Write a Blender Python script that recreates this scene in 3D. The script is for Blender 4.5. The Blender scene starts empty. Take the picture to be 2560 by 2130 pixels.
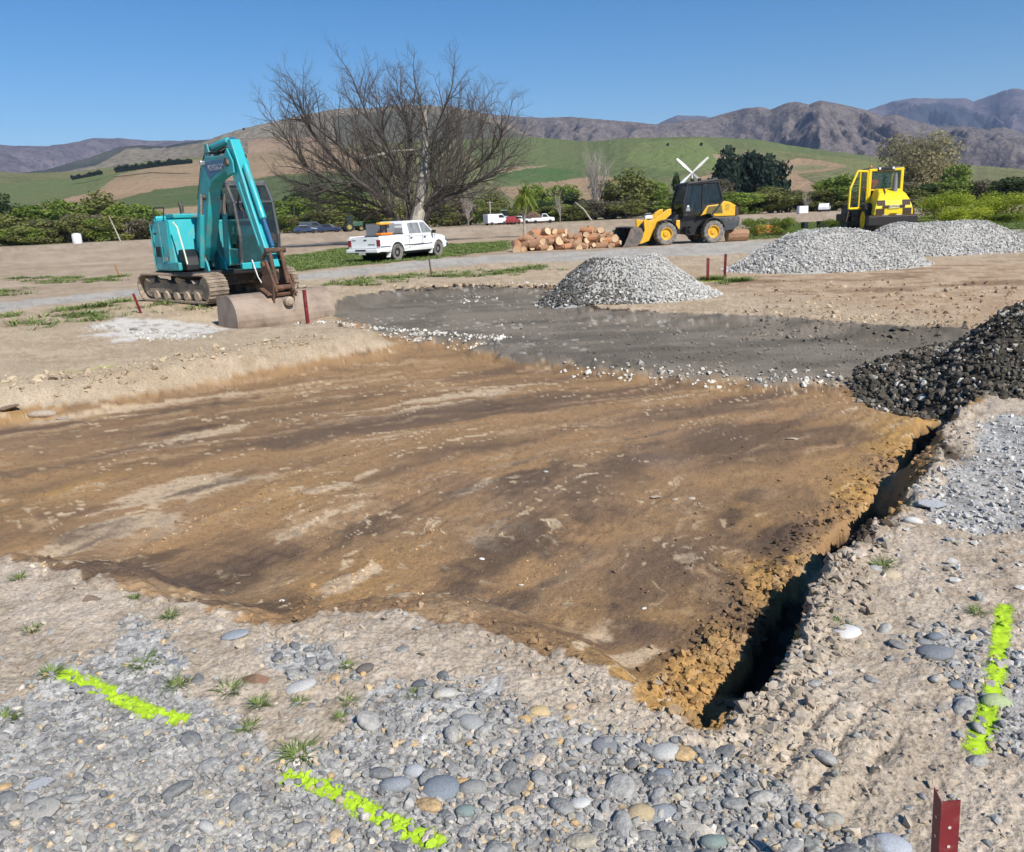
import bpy, bmesh, math, random
import numpy as np
from mathutils import Vector, Matrix
random.seed(7); RNG = np.random.default_rng(11)
scn = bpy.context.scene
COL = scn.collection
# ------------------------------------------------------------------ camera, world, sun, exposure
W, H, FPX = 2560, 2130, 2000.0
ROLL, HOR, CH = math.radians(2.4), 538.0, 1.65
PITCH = math.atan((H/2-HOR)*math.cos(ROLL)/FPX)
FW = np.array([0, math.cos(PITCH), -math.sin(PITCH)])
_u0 = np.array([0, math.sin(PITCH), math.cos(PITCH)]); _r0 = np.array([1., 0, 0])
RT = _r0*math.cos(ROLL)-_u0*math.sin(ROLL)
UP = _u0*math.cos(ROLL)+_r0*math.sin(ROLL)
cd = bpy.data.cameras.new('camera'); cam = bpy.data.objects.new('camera', cd); COL.objects.link(cam)
cam.matrix_world = Matrix(((RT[0], UP[0], -FW[0], 0), (RT[1], UP[1], -FW[1], 0), (RT[2], UP[2], -FW[2], CH), (0, 0, 0, 1)))
cd.sensor_fit = 'HORIZONTAL'; cd.sensor_width = 36; cd.lens = 36*FPX/W; cd.clip_start = 0.05; cd.clip_end = 40000
scn.camera = cam
SUN_EL, SUN_D = math.radians(43), np.array([0.58, -0.815])
SUN_D = SUN_D/np.linalg.norm(SUN_D)
wd = bpy.data.worlds.new('World'); scn.world = wd; wd.use_nodes = True
nt = wd.node_tree; nt.nodes.clear()
sky = nt.nodes.new('ShaderNodeTexSky'); sky.sky_type = 'NISHITA'; sky.sun_disc = False
sky.sun_elevation = SUN_EL; sky.sun_rotation = math.atan2(SUN_D[0], SUN_D[1])
sky.altitude = 900; sky.air_density = 1.0; sky.dust_density = 0.05; sky.ozone_density = 3.5
bg = nt.nodes.new('ShaderNodeBackground'); bg.inputs['Strength'].default_value = 0.085
wo = nt.nodes.new('ShaderNodeOutputWorld')
hs = nt.nodes.new('ShaderNodeHueSaturation'); hs.inputs['Saturation'].default_value = 1.35; hs.inputs['Value'].default_value = 1.0
nt.links.new(sky.outputs[0], hs.inputs['Color']); nt.links.new(hs.outputs[0], bg.inputs[0]); nt.links.new(bg.outputs[0], wo.inputs[0])
sl = bpy.data.lights.new('sun', 'SUN'); sl.energy = 4.8; sl.angle = math.radians(0.53); sl.color = (1, 0.955, 0.89)
so = bpy.data.objects.new('sun', sl); COL.objects.link(so)
sd = Vector((SUN_D[0]*math.cos(SUN_EL), SUN_D[1]*math.cos(SUN_EL), math.sin(SUN_EL)))
so.rotation_euler = sd.to_track_quat('Z', 'Y').to_euler(); so.location = (0, 0, 50)
vs = scn.view_settings
vs.view_transform = 'Standard'; vs.look = 'None'; vs.exposure = 0.4; vs.gamma = 1.0; vs.use_curve_mapping = False
scn.render.engine = 'CYCLES'
scn.cycles.use_denoising = True; scn.cycles.use_adaptive_sampling = True; scn.cycles.adaptive_threshold = .035; scn.cycles.max_bounces = 5; scn.cycles.diffuse_bounces = 2
scn.cycles.transparent_max_bounces = 8; scn.cycles.volume_bounces = 0

# ------------------------------------------------------------------ measuring helpers
def ray(px, py): return FW+RT*(px-W/2)/FPX+UP*(H/2-py)/FPX
def G(px, py, z=0.):
    """the ground point (height z) that the photograph shows at a pixel"""
    d = ray(px, py); t = (z-CH)/d[2]; return np.array([t*d[0], t*d[1]])
def GL(pts, z=0.): return np.array([G(a, b, z) for a, b in pts])
def horizon_y(px): return HOR-(px-W/2)*math.tan(ROLL)
def at(px, D):
    """ground position at distance D in the direction of picture column px"""
    d = ray(px, horizon_y(px)); n = math.hypot(d[0], d[1]); return np.array([d[0]/n*D, d[1]/n*D])
def zat(px, py, D):
    """height of a pixel when it lies at horizontal distance D"""
    d = ray(px, py); return CH+d[2]/math.hypot(d[0], d[1])*D

# ------------------------------------------------------------------ noise
_TAB = np.random.default_rng(5).random(512*512).astype(np.float32)
def vnoise(x, y, s=0):
    i = np.floor(x); j = np.floor(y); fx = (x-i).astype(np.float32); fy = (y-j).astype(np.float32)
    fx = fx*fx*(3-2*fx); fy = fy*fy*(3-2*fy)
    i = i.astype(np.int32)+s*37; j = j.astype(np.int32)+s*101
    i0 = (i & 511) << 9; i1 = ((i+1) & 511) << 9; j0 = j & 511; j1 = (j+1) & 511
    a = _TAB[i0+j0]; b = _TAB[i1+j0]; c = _TAB[i0+j1]; d = _TAB[i1+j1]
    return (a+(b-a)*fx)*(1-fy)+(c+(d-c)*fx)*fy
def fbm(x, y, o=4, s=0):
    r = 0; a = .5; t = 0
    x = np.asarray(x, float); y = np.asarray(y, float)
    for k in range(o):
        r = r+a*(vnoise(x, y, s+k*17)*2-1); t += a; a *= .5
        x, y = x*1.7+y*1.1+3.1, y*1.7-x*1.1+7.7
    return r/t
def sstep(a, b, x):
    t = np.clip((x-a)/(b-a), 0, 1); return t*t*(3-2*t)
def sdf(poly, x, y):
    """signed distance to a polygon, negative inside"""
    P = np.asarray(poly); n = len(P); d = np.full(x.shape, 1e18); ins = np.zeros(x.shape, bool)
    for k in range(n):
        a = P[k]; b = P[(k+1) % n]; e = b-a; wx = x-a[0]; wy = y-a[1]
        t = np.clip((wx*e[0]+wy*e[1])/(e@e+1e-12), 0, 1)
        d = np.minimum(d, (wx-t*e[0])**2+(wy-t*e[1])**2)
        c = (a[1] > y) != (b[1] > y)
        if abs(b[1]-a[1]) > 1e-12: ins ^= c & (x < (b[0]-a[0])*(y-a[1])/(b[1]-a[1])+a[0])
    d = np.sqrt(d); return np.where(ins, -d, d)
def pdist(line, x, y):
    P = np.asarray(line); d = np.full(x.shape, 1e18)
    for a, b in zip(P[:-1], P[1:]):
        e = b-a; wx = x-a[0]; wy = y-a[1]; t = np.clip((wx*e[0]+wy*e[1])/(e@e+1e-12), 0, 1)
        d = np.minimum(d, (wx-t*e[0])**2+(wy-t*e[1])**2)
    return np.sqrt(d)
def inpoly(poly, x, y): return sdf(poly, x, y) < 0

# ------------------------------------------------------------------ materials
def newmat(name):
    m = bpy.data.materials.new(name); m.use_nodes = True; n = m.node_tree
    return m, n, n.nodes['Principled BSDF']
def nd(n, t, **k):
    o = n.nodes.new('ShaderNode'+t)
    for a, b in k.items(): setattr(o, a, b)
    return o
def mixc(n, fac, a, b, mode='MIX'):
    m = nd(n, 'MixRGB', blend_type=mode)
    for i, v in enumerate((fac, a, b)):
        if isinstance(v, bpy.types.NodeSocket): n.links.new(v, m.inputs[i])
        elif i == 0: m.inputs[0].default_value = v
        else: m.inputs[i].default_value = (*v, 1)
    return m.outputs[0]
def mth(n, op, a, b=None, clamp=False):
    m = nd(n, 'Math', operation=op, use_clamp=clamp)
    for i, v in enumerate((a, b)):
        if v is None: continue
        if isinstance(v, bpy.types.NodeSocket): n.links.new(v, m.inputs[i])
        else: m.inputs[i].default_value = v
    return m.outputs[0]
def noise(n, scale, detail=4, rough=.55, vec=None, dist=0.):
    t = nd(n, 'TexNoise'); t.inputs['Scale'].default_value = scale; t.inputs['Detail'].default_value = detail
    t.inputs['Roughness'].default_value = rough; t.inputs['Distortion'].default_value = dist
    if vec is not None: n.links.new(vec, t.inputs['Vector'])
    return t.outputs['Fac']
def ramp(n, fac, stops, interp='LINEAR'):
    r = nd(n, 'ValToRGB'); n.links.new(fac, r.inputs[0]); e = r.color_ramp; e.interpolation = interp
    while len(e.elements) < len(stops): e.elements.new(.5)
    for k, (p, c) in enumerate(stops):
        e.elements[k].position = p; e.elements[k].color = (*c, 1) if len(c) == 3 else c
    return r.outputs[0]
def rng(n, v, a, b, c=0., d=1.):
    m = nd(n, 'MapRange'); n.links.new(v, m.inputs[0])
    for i, q in enumerate((a, b, c, d)): m.inputs[i+1].default_value = q
    return m.outputs[0]
def attr(n, name, out='Fac'):
    a = nd(n, 'Attribute', attribute_name=name); return a.outputs[out]
def bump(n, bs, hgt, strength=.5, dist=.02):
    b = nd(n, 'Bump'); b.inputs['Strength'].default_value = strength; b.inputs['Distance'].default_value = dist
    n.links.new(hgt, b.inputs['Height']); n.links.new(b.outputs[0], bs.inputs['Normal'])
def simple(name, col, rough=.5, metal=0., var=.15, scale=6., dirt=None, dirt_amt=.5, spec=.5, bmp=0., coat=0.):
    """paint, rubber, steel: base colour with faint mottling, optional mud cover and relief"""
    m, n, b = newmat(name)
    tc = nd(n, 'TexCoord').outputs['Object']
    f = noise(n, scale, 5, .6, tc)
    c = mixc(n, rng(n, f, .3, .7), tuple(v*(1-var) for v in col), tuple(min(1, v*(1+var)) for v in col))
    r = rough
    if dirt:
        g = noise(n, scale*.6, 6, .7, tc, .6)
        g = rng(n, g, .62-.4*dirt_amt, .78-.3*dirt_amt)
        c = mixc(n, g, c, dirt)
        n.links.new(rng(n, g, 0, 1, rough, .95), b.inputs['Roughness'])
    else: b.inputs['Roughness'].default_value = rough
    n.links.new(c, b.inputs['Base Color'])
    b.inputs['Metallic'].default_value = metal; b.inputs['Specular IOR Level'].default_value = spec
    b.inputs['Coat Weight'].default_value = coat
    if bmp: bump(n, b, noise(n, scale*8, 4, .6, tc), bmp, .01)
    return m

# ------------------------------------------------------------------ mesh helpers
class MB:
    """collects shapes; build() links them as one mesh object"""
    def __init__(s): s.v = []; s.f = []; s.m = []; s.cm = 0
    def add(s, V, F):
        o = len(s.v); s.v += [tuple(map(float, q)) for q in V]; s.f += [tuple(i+o for i in q) for q in F]; s.m += [s.cm]*len(F); return s
    def box(s, c, d, rz=0., ry=0., rx=0., taper=(1, 1)):
        x, y, z = d[0]/2, d[1]/2, d[2]/2; tx, ty = taper
        V = [(-x, -y, -z), (x, -y, -z), (x, y, -z), (-x, y, -z), (-x*tx, -y*ty, z), (x*tx, -y*ty, z), (x*tx, y*ty, z), (-x*tx, y*ty, z)]
        if rz or ry or rx:
            M = Matrix.Rotation(rz, 3, 'Z') @ Matrix.Rotation(ry, 3, 'Y') @ Matrix.Rotation(rx, 3, 'X')
            V = [M @ Vector(q) for q in V]
        V = [(q[0]+c[0], q[1]+c[1], q[2]+c[2]) for q in V]
        return s.add(V, [(0, 3, 2, 1), (4, 5, 6, 7), (0, 1, 5, 4), (1, 2, 6, 5), (2, 3, 7, 6), (3, 0, 4, 7)])
    def prism(s, poly, a, b, axis='Y', inset=0.):
        """poly of (u,w) extruded along an axis from a to b. axis Y: (x,z); Z: (x,y); X: (y,z)"""
        n = len(poly)
        ar = sum(poly[i][0]*poly[(i+1) % n][1]-poly[(i+1) % n][0]*poly[i][1] for i in range(n))
        if ar < 0: poly = poly[::-1]
        f = {'Y': lambda p, t: (p[0], t, p[1]), 'Z': lambda p, t: (p[0], p[1], t), 'X': lambda p, t: (t, p[0], p[1])}[axis]
        V = [f(p, a) for p in poly]+[f(p, b) for p in poly]
        F = [tuple(range(n)), tuple(range(2*n-1, n-1, -1))]+[(i, i+n, (i+1) % n+n, (i+1) % n) for i in range(n)]
        if axis == 'Y': pass
        else: F = [q[::-1] for q in F]
        if b < a: F = [q[::-1] for q in F]
        return s.add(V, F)
    def tube(s, pts, r, n=8, cap=True):
        P = [Vector(p) for p in pts]; m = len(P)
        if not hasattr(r, '__len__'): r = [r]*m
        V = []; F = []; prev = None
        for i in range(m):
            t = (P[min(i+1, m-1)]-P[max(i-1, 0)]); t = t.normalized() if t.length > 1e-9 else Vector((0, 0, 1))
            if prev is None:
                u = t.cross(Vector((0, 0, 1)));
                if u.length < 1e-3: u = t.cross(Vector((1, 0, 0)))
            else: u = prev-t*prev.dot(t)
            u.normalize(); w = t.cross(u); prev = u
            for k in range(n):
                a = 2*math.pi*k/n; V.append(P[i]+(u*math.cos(a)+w*math.sin(a))*r[i])
        for i in range(m-1):
            for k in range(n): F.append((i*n+k, i*n+(k+1) % n, (i+1)*n+(k+1) % n, (i+1)*n+k))
        if cap: F.append(tuple(range(n-1, -1, -1))); F.append(tuple((m-1)*n+k for k in range(n)))
        return s.add(V, F)
    def lathe(s, prof, c=(0, 0, 0), axis='Z', n=24, close=True):
        V = []; F = []; m = len(prof)
        for r, h in prof:
            for k in range(n):
                a = 2*math.pi*k/n; x, y = r*math.cos(a), r*math.sin(a)
                q = {'Z': (x, y, h), 'Y': (x, h, -y), 'X': (h, x, y)}[axis]
                V.append((q[0]+c[0], q[1]+c[1], q[2]+c[2]))
        for i in range(m-1):
            for k in range(n): F.append((i*n+k, i*n+(k+1) % n, (i+1)*n+(k+1) % n, (i+1)*n+k))
        if close: F.append(tuple(range(n-1, -1, -1))); F.append(tuple((m-1)*n+k for k in range(n)))
        return s.add(V, F)
    def build(s, name, mat, parent=None, smooth=False, bevel=0., seg=2, loc=None, angle=35):
        me = bpy.data.meshes.new(name); me.from_pydata(s.v, [], s.f)
        for q in (mat if isinstance(mat, (list, tuple)) else [mat]): me.materials.append(q)
        if any(s.m): me.polygons.foreach_set('material_index', s.m)
        bm = bmesh.new(); bm.from_mesh(me); bmesh.ops.recalc_face_normals(bm, faces=bm.faces); bm.to_mesh(me); bm.free()
        if smooth: me.polygons.foreach_set('use_smooth', [True]*len(me.polygons)); 
        if smooth and smooth != 'all':
            try: me.set_sharp_from_angle(angle=math.radians(angle))
            except Exception: pass
        o = bpy.data.objects.new(name, me); COL.objects.link(o)
        if parent is not None: o.parent = parent
        if loc is not None: o.location = loc
        if bevel:
            bv = o.modifiers.new('bevel', 'BEVEL'); bv.width = bevel; bv.segments = seg; bv.limit_method = 'ANGLE'; bv.angle_limit = math.radians(30)
            bv.harden_normals = False
        return o
def fastmesh(name, V, F, mats, parent=None, smooth=False, midx=None, attrs=None):
    """numpy arrays straight into one mesh; every face has the same corner count"""
    V = np.asarray(V, np.float32); F = np.asarray(F, np.int32); k = F.shape[1]; me = bpy.data.meshes.new(name)
    me.vertices.add(len(V)); me.vertices.foreach_set('co', V.ravel())
    me.loops.add(F.size); me.loops.foreach_set('vertex_index', F.ravel())
    me.polygons.add(len(F)); me.polygons.foreach_set('loop_start', np.arange(0, F.size, k, dtype=np.int32))
    for q in (mats if isinstance(mats, (list, tuple)) else [mats]): me.materials.append(q)
    if midx is not None: me.polygons.foreach_set('material_index', np.asarray(midx, np.int32))
    me.polygons.foreach_set('use_smooth', np.full(len(F), bool(smooth)))
    for nme, (typ, arr) in (attrs or {}).items():
        a = me.attributes.new(nme, typ, 'POINT')
        a.data.foreach_set('value' if typ == 'FLOAT' else 'color', np.asarray(arr, np.float32).ravel())
    me.update(calc_edges=True); me.validate()
    o = bpy.data.objects.new(name, me); COL.objects.link(o)
    if parent is not None: o.parent = parent
    return o
def tag(o, label=None, cat=None, group=None, kind=None):
    if label: o['label'] = label
    if cat: o['category'] = cat
    if group: o['group'] = group
    if kind: o['kind'] = kind
    return o
def thing(name, label, cat, loc=(0, 0, 0), rz=0., group=None):
    o = bpy.data.objects.new(name, None); COL.objects.link(o); o.location = loc; o.rotation_euler = (0, 0, rz)
    o.empty_display_size = .2
    return tag(o, label, cat, group)
def copy_obj(o, parent=None):
    c = o.copy(); COL.objects.link(c); c.parent = parent
    for k in o.children: copy_obj(k, c)
    return c
# ================================================================== GROUND
ZP, ZD = -0.28, -0.13        # floor of the stripped pit, top of the compacted dark basecourse
CUT = np.vstack([GL([(-900, 1560), (-300, 1440), (0, 1405), (120, 1425), (240, 1450), (350, 1488), (480, 1535), (620, 1570), (740, 1580), (850, 1535), (960, 1530),
      (1120, 1570), (1330, 1630), (1480, 1690), (1560, 1760), (1640, 1800), (1735, 1862)], 0.),
      GL([(1838, 1850), (1890, 1790), (1962, 1715), (2030, 1560), (2085, 1430), (2200, 1345), (2320, 1200), (2392, 1055)], 0.),
      GL([(2560, 930), (2620, 860), (2500, 822), (2180, 808), (1980, 792), (1800, 782), (1500, 772), (1400, 722), (1180, 716), (1000, 725), (850, 748), (800, 772), (845, 805), (880, 832),
      (720, 858), (640, 868), (540, 885), (380, 915), (200, 945), (0, 962), (-300, 1000), (-900, 1080)], 0.)])
DARK = GL([(815, 770), (850, 756), (1000, 733), (1180, 724), (1340, 728), (1420, 745), (1500, 778), (1810, 786), (2100, 802), (2420, 822), (2560, 850), (2480, 900), (2300, 930), (2160, 960), (2050, 945),
      (1900, 938), (1700, 922), (1500, 905), (1380, 893), (1240, 868), (1150, 845), (1040, 838), (930, 828), (860, 808)], ZD)
TRENCH = GL([(1790, 1850), (1815, 1790), (1850, 1735), (1945, 1610), (2015, 1490), (2090, 1375), (2190, 1290), (2275, 1180), (2335, 1075)], -.3)
GRAV = [GL([(-500, 1830), (0, 1770), (90, 1690), (230, 1620), (330, 1545), (430, 1560), (470, 1650), (480, 1740), (560, 1800), (690, 1905), (790, 1900), (900, 1840), (960, 1760), (1030, 1700), (1110, 1690),
      (1250, 1750), (1430, 1800), (1600, 1830), (1740, 1868), (1830, 1880), (1930, 1960), (2060, 2040), (2220, 2100), (2330, 2250), (2500, 2900), (1280, 3600), (-700, 3200)]),
      GL([(2290, 1230), (2400, 1110), (2470, 1040), (2700, 1020), (2900, 1200), (2640, 1330), (2430, 1330), (2340, 1300)]),
      GL([(2260, 1590), (2360, 1560), (2440, 1600), (2460, 1650), (2560, 1640), (2800, 1750), (2800, 1960), (2500, 1880), (2400, 1700)]),
      GL([(660, 1610), (760, 1590), (860, 1650), (900, 1700), (780, 1720), (690, 1690)])]
CHALK = GL([(215, 822), (290, 800), (420, 792), (545, 785), (548, 838), (470, 848), (380, 852), (300, 842)])
ROADC = GL([(-500, 815), (-150, 788), (0, 767), (330, 733), (560, 708), (780, 690), (1010, 668), (1200, 648), (1420, 640), (1700, 628), (1900, 612), (2130, 606), (2600, 585)])
ROADW = [1.3, 1.3, 1.35, 1.4, 1.45, 1.5, 1.8, 2.6, 3.6, 3.8, 4.5, 5.0, 6.0]
GRASS = [GL([(600, 690), (690, 660), (700, 645), (860, 622), (1000, 610), (1130, 612), (1260, 604), (1275, 622), (1180, 634), (1010, 655), (860, 668), (760, 678)]),
      GL([(1850, 600), (1900, 560), (2140, 552), (2160, 585), (2000, 592)]),
      GL([(2270, 560), (2560, 540), (2700, 560), (2560, 585), (2280, 590)])]
GRASSY = [GL([(-200, 735), (60, 722), (60, 745), (-200, 770)]), GL([(30, 695), (150, 690), (310, 690), (312, 702), (120, 712), (30, 706)]),
      GL([(-100, 800), (140, 778), (340, 755), (560, 748), (540, 775), (330, 790), (140, 818), (0, 850), (-100, 860)]),
      GL([(760, 712), (900, 695), (1080, 682), (1400, 660), (1420, 672), (1250, 690), (1060, 702), (900, 722)]),
      GL([(1770, 700), (1830, 695), (1835, 712), (1780, 715)])]
CLAW = GL([(1850, 1960), (1930, 1800), (2030, 1730), (2220, 1760), (2290, 1880), (2180, 1990), (2040, 2020)])
STAINS = [(250, 1330, .5, .3, .6), (900, 1330, .8, .25, .75), (1050, 1120, 1.2, .22, .6), (650, 1060, 1.5, .2, .55), (1500, 1230, .8, .25, .6), (1130, 1240, .9, .2, .6), (1800, 1010, 1.4, .3, .6), (330, 1420, .55, .22, 1), (560, 1440, .5, .3, 1.0), (700, 1530, .5, .25, .9), (560, 1200, .7, .14, .6), (1300, 1010, 1.4, .4, .75), (1420, 1300, 1.3, .5, .8), (1230, 1400, .9, .35, .9),
      (1950, 1330, .55, .2, 1.1), (1830, 1290, .7, .14, .9), (1600, 1130, 1.4, .4, .6), (460, 1075, .8, .2, .9), (900, 1010, 1.2, .25, .45), (1340, 1190, .8, .35, .8), (100, 1110, .9, .2, .5), (300, 960, 1.6, .3, .5),
      (1530, 1515, .06, .05, 1.5), (1600, 1485, .05, .04, 1.5), (1570, 1585, .1, .04, 1.2), (1700, 1900 - 80, .2, .05, .9), (2000, 1060, .9, .2, .5), (1750, 1070, 1.2, .25, .5), (1250, 1580 - 60, .5, .2, .7)]
PALES = [(430, 1230, .55, .3, 1.2), (500, 1085, .55, .14, 1.4), (330, 1310, .35, .2, 1.2), (140, 1380, .45, .15, 1.0), (1210, 1205, .4, .08, .9), (380, 1013, .9, .10, 1.2), (1180, 985, 1.1, .25, .8), (1100, 1060, .9, .2, .5),
      (1700, 1392, .1, .06, 1.8), (1715, 1404, .07, .04, 1.6), (880, 1450, .3, .08, 1.0), (1200, 1360, .5, .16, .5), (780, 1310, .5, .04, .8), (860, 1205, .5, .07, .9), (1540, 1650, .35, .2, .8), (1060, 1560, .3, .12, 1.2), (1500, 1720, .3, .2, .7)]
GOLDS = [(2000, 1240, .7, .3, 1.), (2130, 1160, .6, .3, .8), (1620, 1600, .5, .3, .9), (1650, 1790, .35, .3, 1.1), (1400, 1600, .5, .2, .6), (1880, 1430, .3, .3, .8), (100, 1250, .9, .3, .8), (60, 1050, 1.2, .3, .6), (2230, 1060, .7, .25, .8),
      (950, 1430, .6, .3, .6), (1850, 1250, .6, .2, .7), (700, 1250, .8, .3, .4), (1750, 1510, .6, .3, .6)]
RIDGE = [GL([(300, 1420), (420, 1345), (560, 1275), (680, 1215), (800, 1165), (1000, 1100)], ZP), GL([(760, 1510), (850, 1450), (960, 1390), (1080, 1330)], ZP)]
PRINTS = [(G(420, 1480, ZP), G(1500, 1010, ZP)), (G(1000, 1560, ZP), G(2000, 1010, ZP)), (G(-100, 1250, ZP), G(900, 930, ZP))]
STRK = G(900, 1150, ZP)-G(420, 1340, ZP); STRK = STRK/np.linalg.norm(STRK)
def blobs(L, x, y):
    r = np.zeros(x.shape)
    for px, py, a, b, s in L:
        c = G(px, py, ZP); dx = x-c[0]; dy = y-c[1]
        far = min(1, max(0, (c[1]-6)/6)); ax = STRK*(1-far)+np.array([1, .1])*far; ax = ax/np.linalg.norm(ax)
        u = dx*ax[0]+dy*ax[1]; v = -dx*ax[1]+dy*ax[0]
        q = (u/a)**2+(v/b)**2; r = np.maximum(r, s*np.exp(-q))
    return r
def hgt(x, y, full=False):
    """terrain height, and the masks of what lies where"""
    x = np.asarray(x, float); y = np.asarray(y, float); r = np.hypot(x, y)
    n1 = fbm(x*.45, y*.45, 3, 1); n3 = fbm(x*3.1, y*3.1, 4, 5); n12 = fbm(x*13, y*13, 3, 9); n40 = fbm(x*41, y*41, 2, 13)
    td = pdist(TRENCH, x, y)
    scl = np.clip(r/6, .5, 2.2)
    d = sdf(CUT, x, y)+(.075*n3+.03*n12)*scl
    ga, gb = G(2130, 1365, -.1), G(2290, 1160, -.1); gm = np.maximum(np.exp(-(((x-ga[0])/.32)**2+((y-ga[1])/.32)**2)), .9*np.exp(-(((x-gb[0])/.4)**2+((y-gb[1])/.5)**2)))
    steep = np.exp(-(td/.35)**2)*(1-.92*gm)
    soft = np.exp(-((x-.05)/.75)**2)*sstep(4.2, 3.4, y)
    w = ((.45+.2*n1)*np.clip(r/5, .7, 2)+.5*soft)*(1-steep)+.05*steep
    w = w+.15*sstep(7, 9, y)*sstep(0, -1.5, x)*sstep(15, 12, y)
    w = w+.3*sstep(5.5, 4.5, y)*sstep(.3, -.3, x)
    d = d+steep*(.09*fbm(x*2.2, y*2.2, 3, 43)+.03*fbm(x*8, y*8, 3, 44))
    inside = sstep(0, 1, -d/w)
    dk = sstep(.25, -.25, sdf(DARK, x, y)+.22*fbm(x*1.6, y*1.6, 4, 21)*scl)
    floor = ZP*(1-dk)+ZD*dk
    z = .018*n1+floor*inside
    near = np.clip(1.2-r/40, 0, 1)
    rough_t = (.016*n3+.009*n12+.006*n40+.003*fbm(x*110, y*110, 2, 15))
    gv_ = -x*STRK[1]+y*STRK[0]
    smooth_c = .010*n3+.006*n12+.0026*n40+.005*np.abs(np.sin(gv_*34+3*n3))*sstep(0, .4, fbm(x*.9, y*.9, 3, 47))
    z = z+near*(rough_t*(1-inside)+smooth_c*inside)
    # crumb ridges left by the blade, and crawler prints
    rg = np.minimum(pdist(RIDGE[0], x+.03*n3, y+.03*n3), pdist(RIDGE[1], x+.03*n3, y))
    z = z+.016*np.exp(-(rg/.05)**2)*np.clip(.5+fbm(x*4, y*4, 3, 48), 0, 1)
    for k, Lp in enumerate(PRINTS):
        e = (Lp[1]-Lp[0])/np.linalg.norm(Lp[1]-Lp[0]); uu = (x-Lp[0][0])*e[0]+(y-Lp[0][1])*e[1]; vv = -(x-Lp[0][0])*e[1]+(y-Lp[0][1])*e[0]
        z = z+(np.abs(vv) < .2)*(uu > 0)*(uu < np.linalg.norm(Lp[1]-Lp[0]))*(.006*np.sin(uu*42)-.006)*sstep(-.25, .2, fbm(x*1.4, y*1.4, 3, 49))*inside
    # crumbly edge all round the cut
    lip = np.exp(-((d+.02)/(.13*scl))**2)*(1-.8*sstep(7, 9, y)*sstep(0, -1.5, x))
    cl = np.abs(fbm(x*9, y*9, 3, 31))
    z = z+near*lip*(.03*cl-.006+.014*n12)*(1-.7*soft)
    # trench along the right bank
    tw = .06+.05*fbm(x*2.3, y*2.3, 3, 41)
    gap = 1-.75*np.exp(-((y-G(1840, 1700, -.2)[1])/.16)**2)-1.*gm
    tr = sstep(tw+.05, tw-.02, td+.03*n12)*np.clip(gap, 0, 1)*(inside > .02)
    z = z-.15*tr
    cz = np.exp(-((td-.22)/.14)**2)*(r < 12)
    z = z+cz*(.04*np.abs(fbm(x*7, y*7, 3, 51))+.02*np.abs(n12))
    # bucket tooth marks right of the corner
    ck = sstep(.1, -.1, sdf(CLAW, x, y))
    cd_ = G(2060, 1730)-G(1900, 1950); cd_ = cd_/np.linalg.norm(cd_); cv = -x*cd_[1]+y*cd_[0]
    z = z+ck*.022*np.abs(np.sin(cv*26+2*n3))
    # ground rises a little under the excavator and on the left shoulder of the pit
    z = z+.15*np.exp(-(((x+6.6)/3.2)**2+((y-18.4)/2.6)**2))*(1-inside)
    bc = G(672, 812, -.2); z = z-.24*np.exp(-(((x-bc[0])/1.5)**2+((y-bc[1])/1.3)**2))
    z = np.where(r > 70, .0*z, z)
    if not full: return z
    o = {}
    bl = sstep(7, 9, y)*sstep(0, -1.5, x)*sstep(15, 12, y)
    clay = sstep(.04, -.12, d+.04*n12*(1-bl)+.62*bl+.12*bl*n1)*(1-dk)
    o['clay'] = np.maximum(clay, cz*(z < -.03)*.9)
    o['dark'] = dk*sstep(.05, -.2, d)
    o['shade_dark_soil'] = np.maximum(tr, gm*.9*(fbm(x*3, y*3, 3, 61) > .1)*(z > ZP+.03))  # trench mask puts the bank's shade into the soil colour; gap patches darkened too
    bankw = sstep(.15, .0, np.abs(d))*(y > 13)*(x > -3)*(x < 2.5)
    o['shade_dark_soil'] = np.maximum(o['shade_dark_soil'], bankw)  # band of dark soil on the far bank
    g = np.zeros(x.shape)
    for k, p in enumerate(GRAV): g = np.maximum(g, sstep(.16, -.22, sdf(p, x, y)+.16*fbm(x*2.5, y*2.5, 4, 71))*(1 if k == 0 else .85))
    o['gravel'] = g*(1-np.clip(inside*2, 0, 1))
    o['chalk'] = sstep(.5, -.5, sdf(CHALK, x, y)+.9*fbm(x*1.3, y*1.3, 4, 81))
    rd = np.full(x.shape, 1e9)
    for k in range(len(ROADC)-1):
        a, b = ROADC[k], ROADC[k+1]; e = b-a; t = np.clip(((x-a[0])*e[0]+(y-a[1])*e[1])/(e@e), 0, 1)
        q = np.hypot(x-a[0]-t*e[0], y-a[1]-t*e[1])-(ROADW[k]*(1-t)+ROADW[k+1]*t); rd = np.minimum(rd, q)
    o['road'] = sstep(.18, -.18, rd+.16*fbm(x*.9, y*.9, 4, 91))*(1-inside)
    gr = np.zeros(x.shape)
    for p in GRASS: gr = np.maximum(gr, sstep(.5, -.3, sdf(p, x, y)+1.1*fbm(x*.7, y*.7, 4, 101)))
    for p in GRASSY: gr = np.maximum(gr, sstep(.2, -.4, sdf(p, x, y)+.9*fbm(x*1.1, y*1.1, 4, 111))*.62*sstep(-.05, .35, fbm(x*2.3, y*2.3, 3, 121)))
    o['grass'] = gr*(1-inside)*(1-.85*o['road'])
    o['field'] = sstep(1, 4, y-np.interp(x, ROADC[:, 0], ROADC[:, 1]))*(1-gr)
    o['verge'] = sstep(150, 190, r+20*fbm(x*.05, y*.05, 3, 131))
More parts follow.
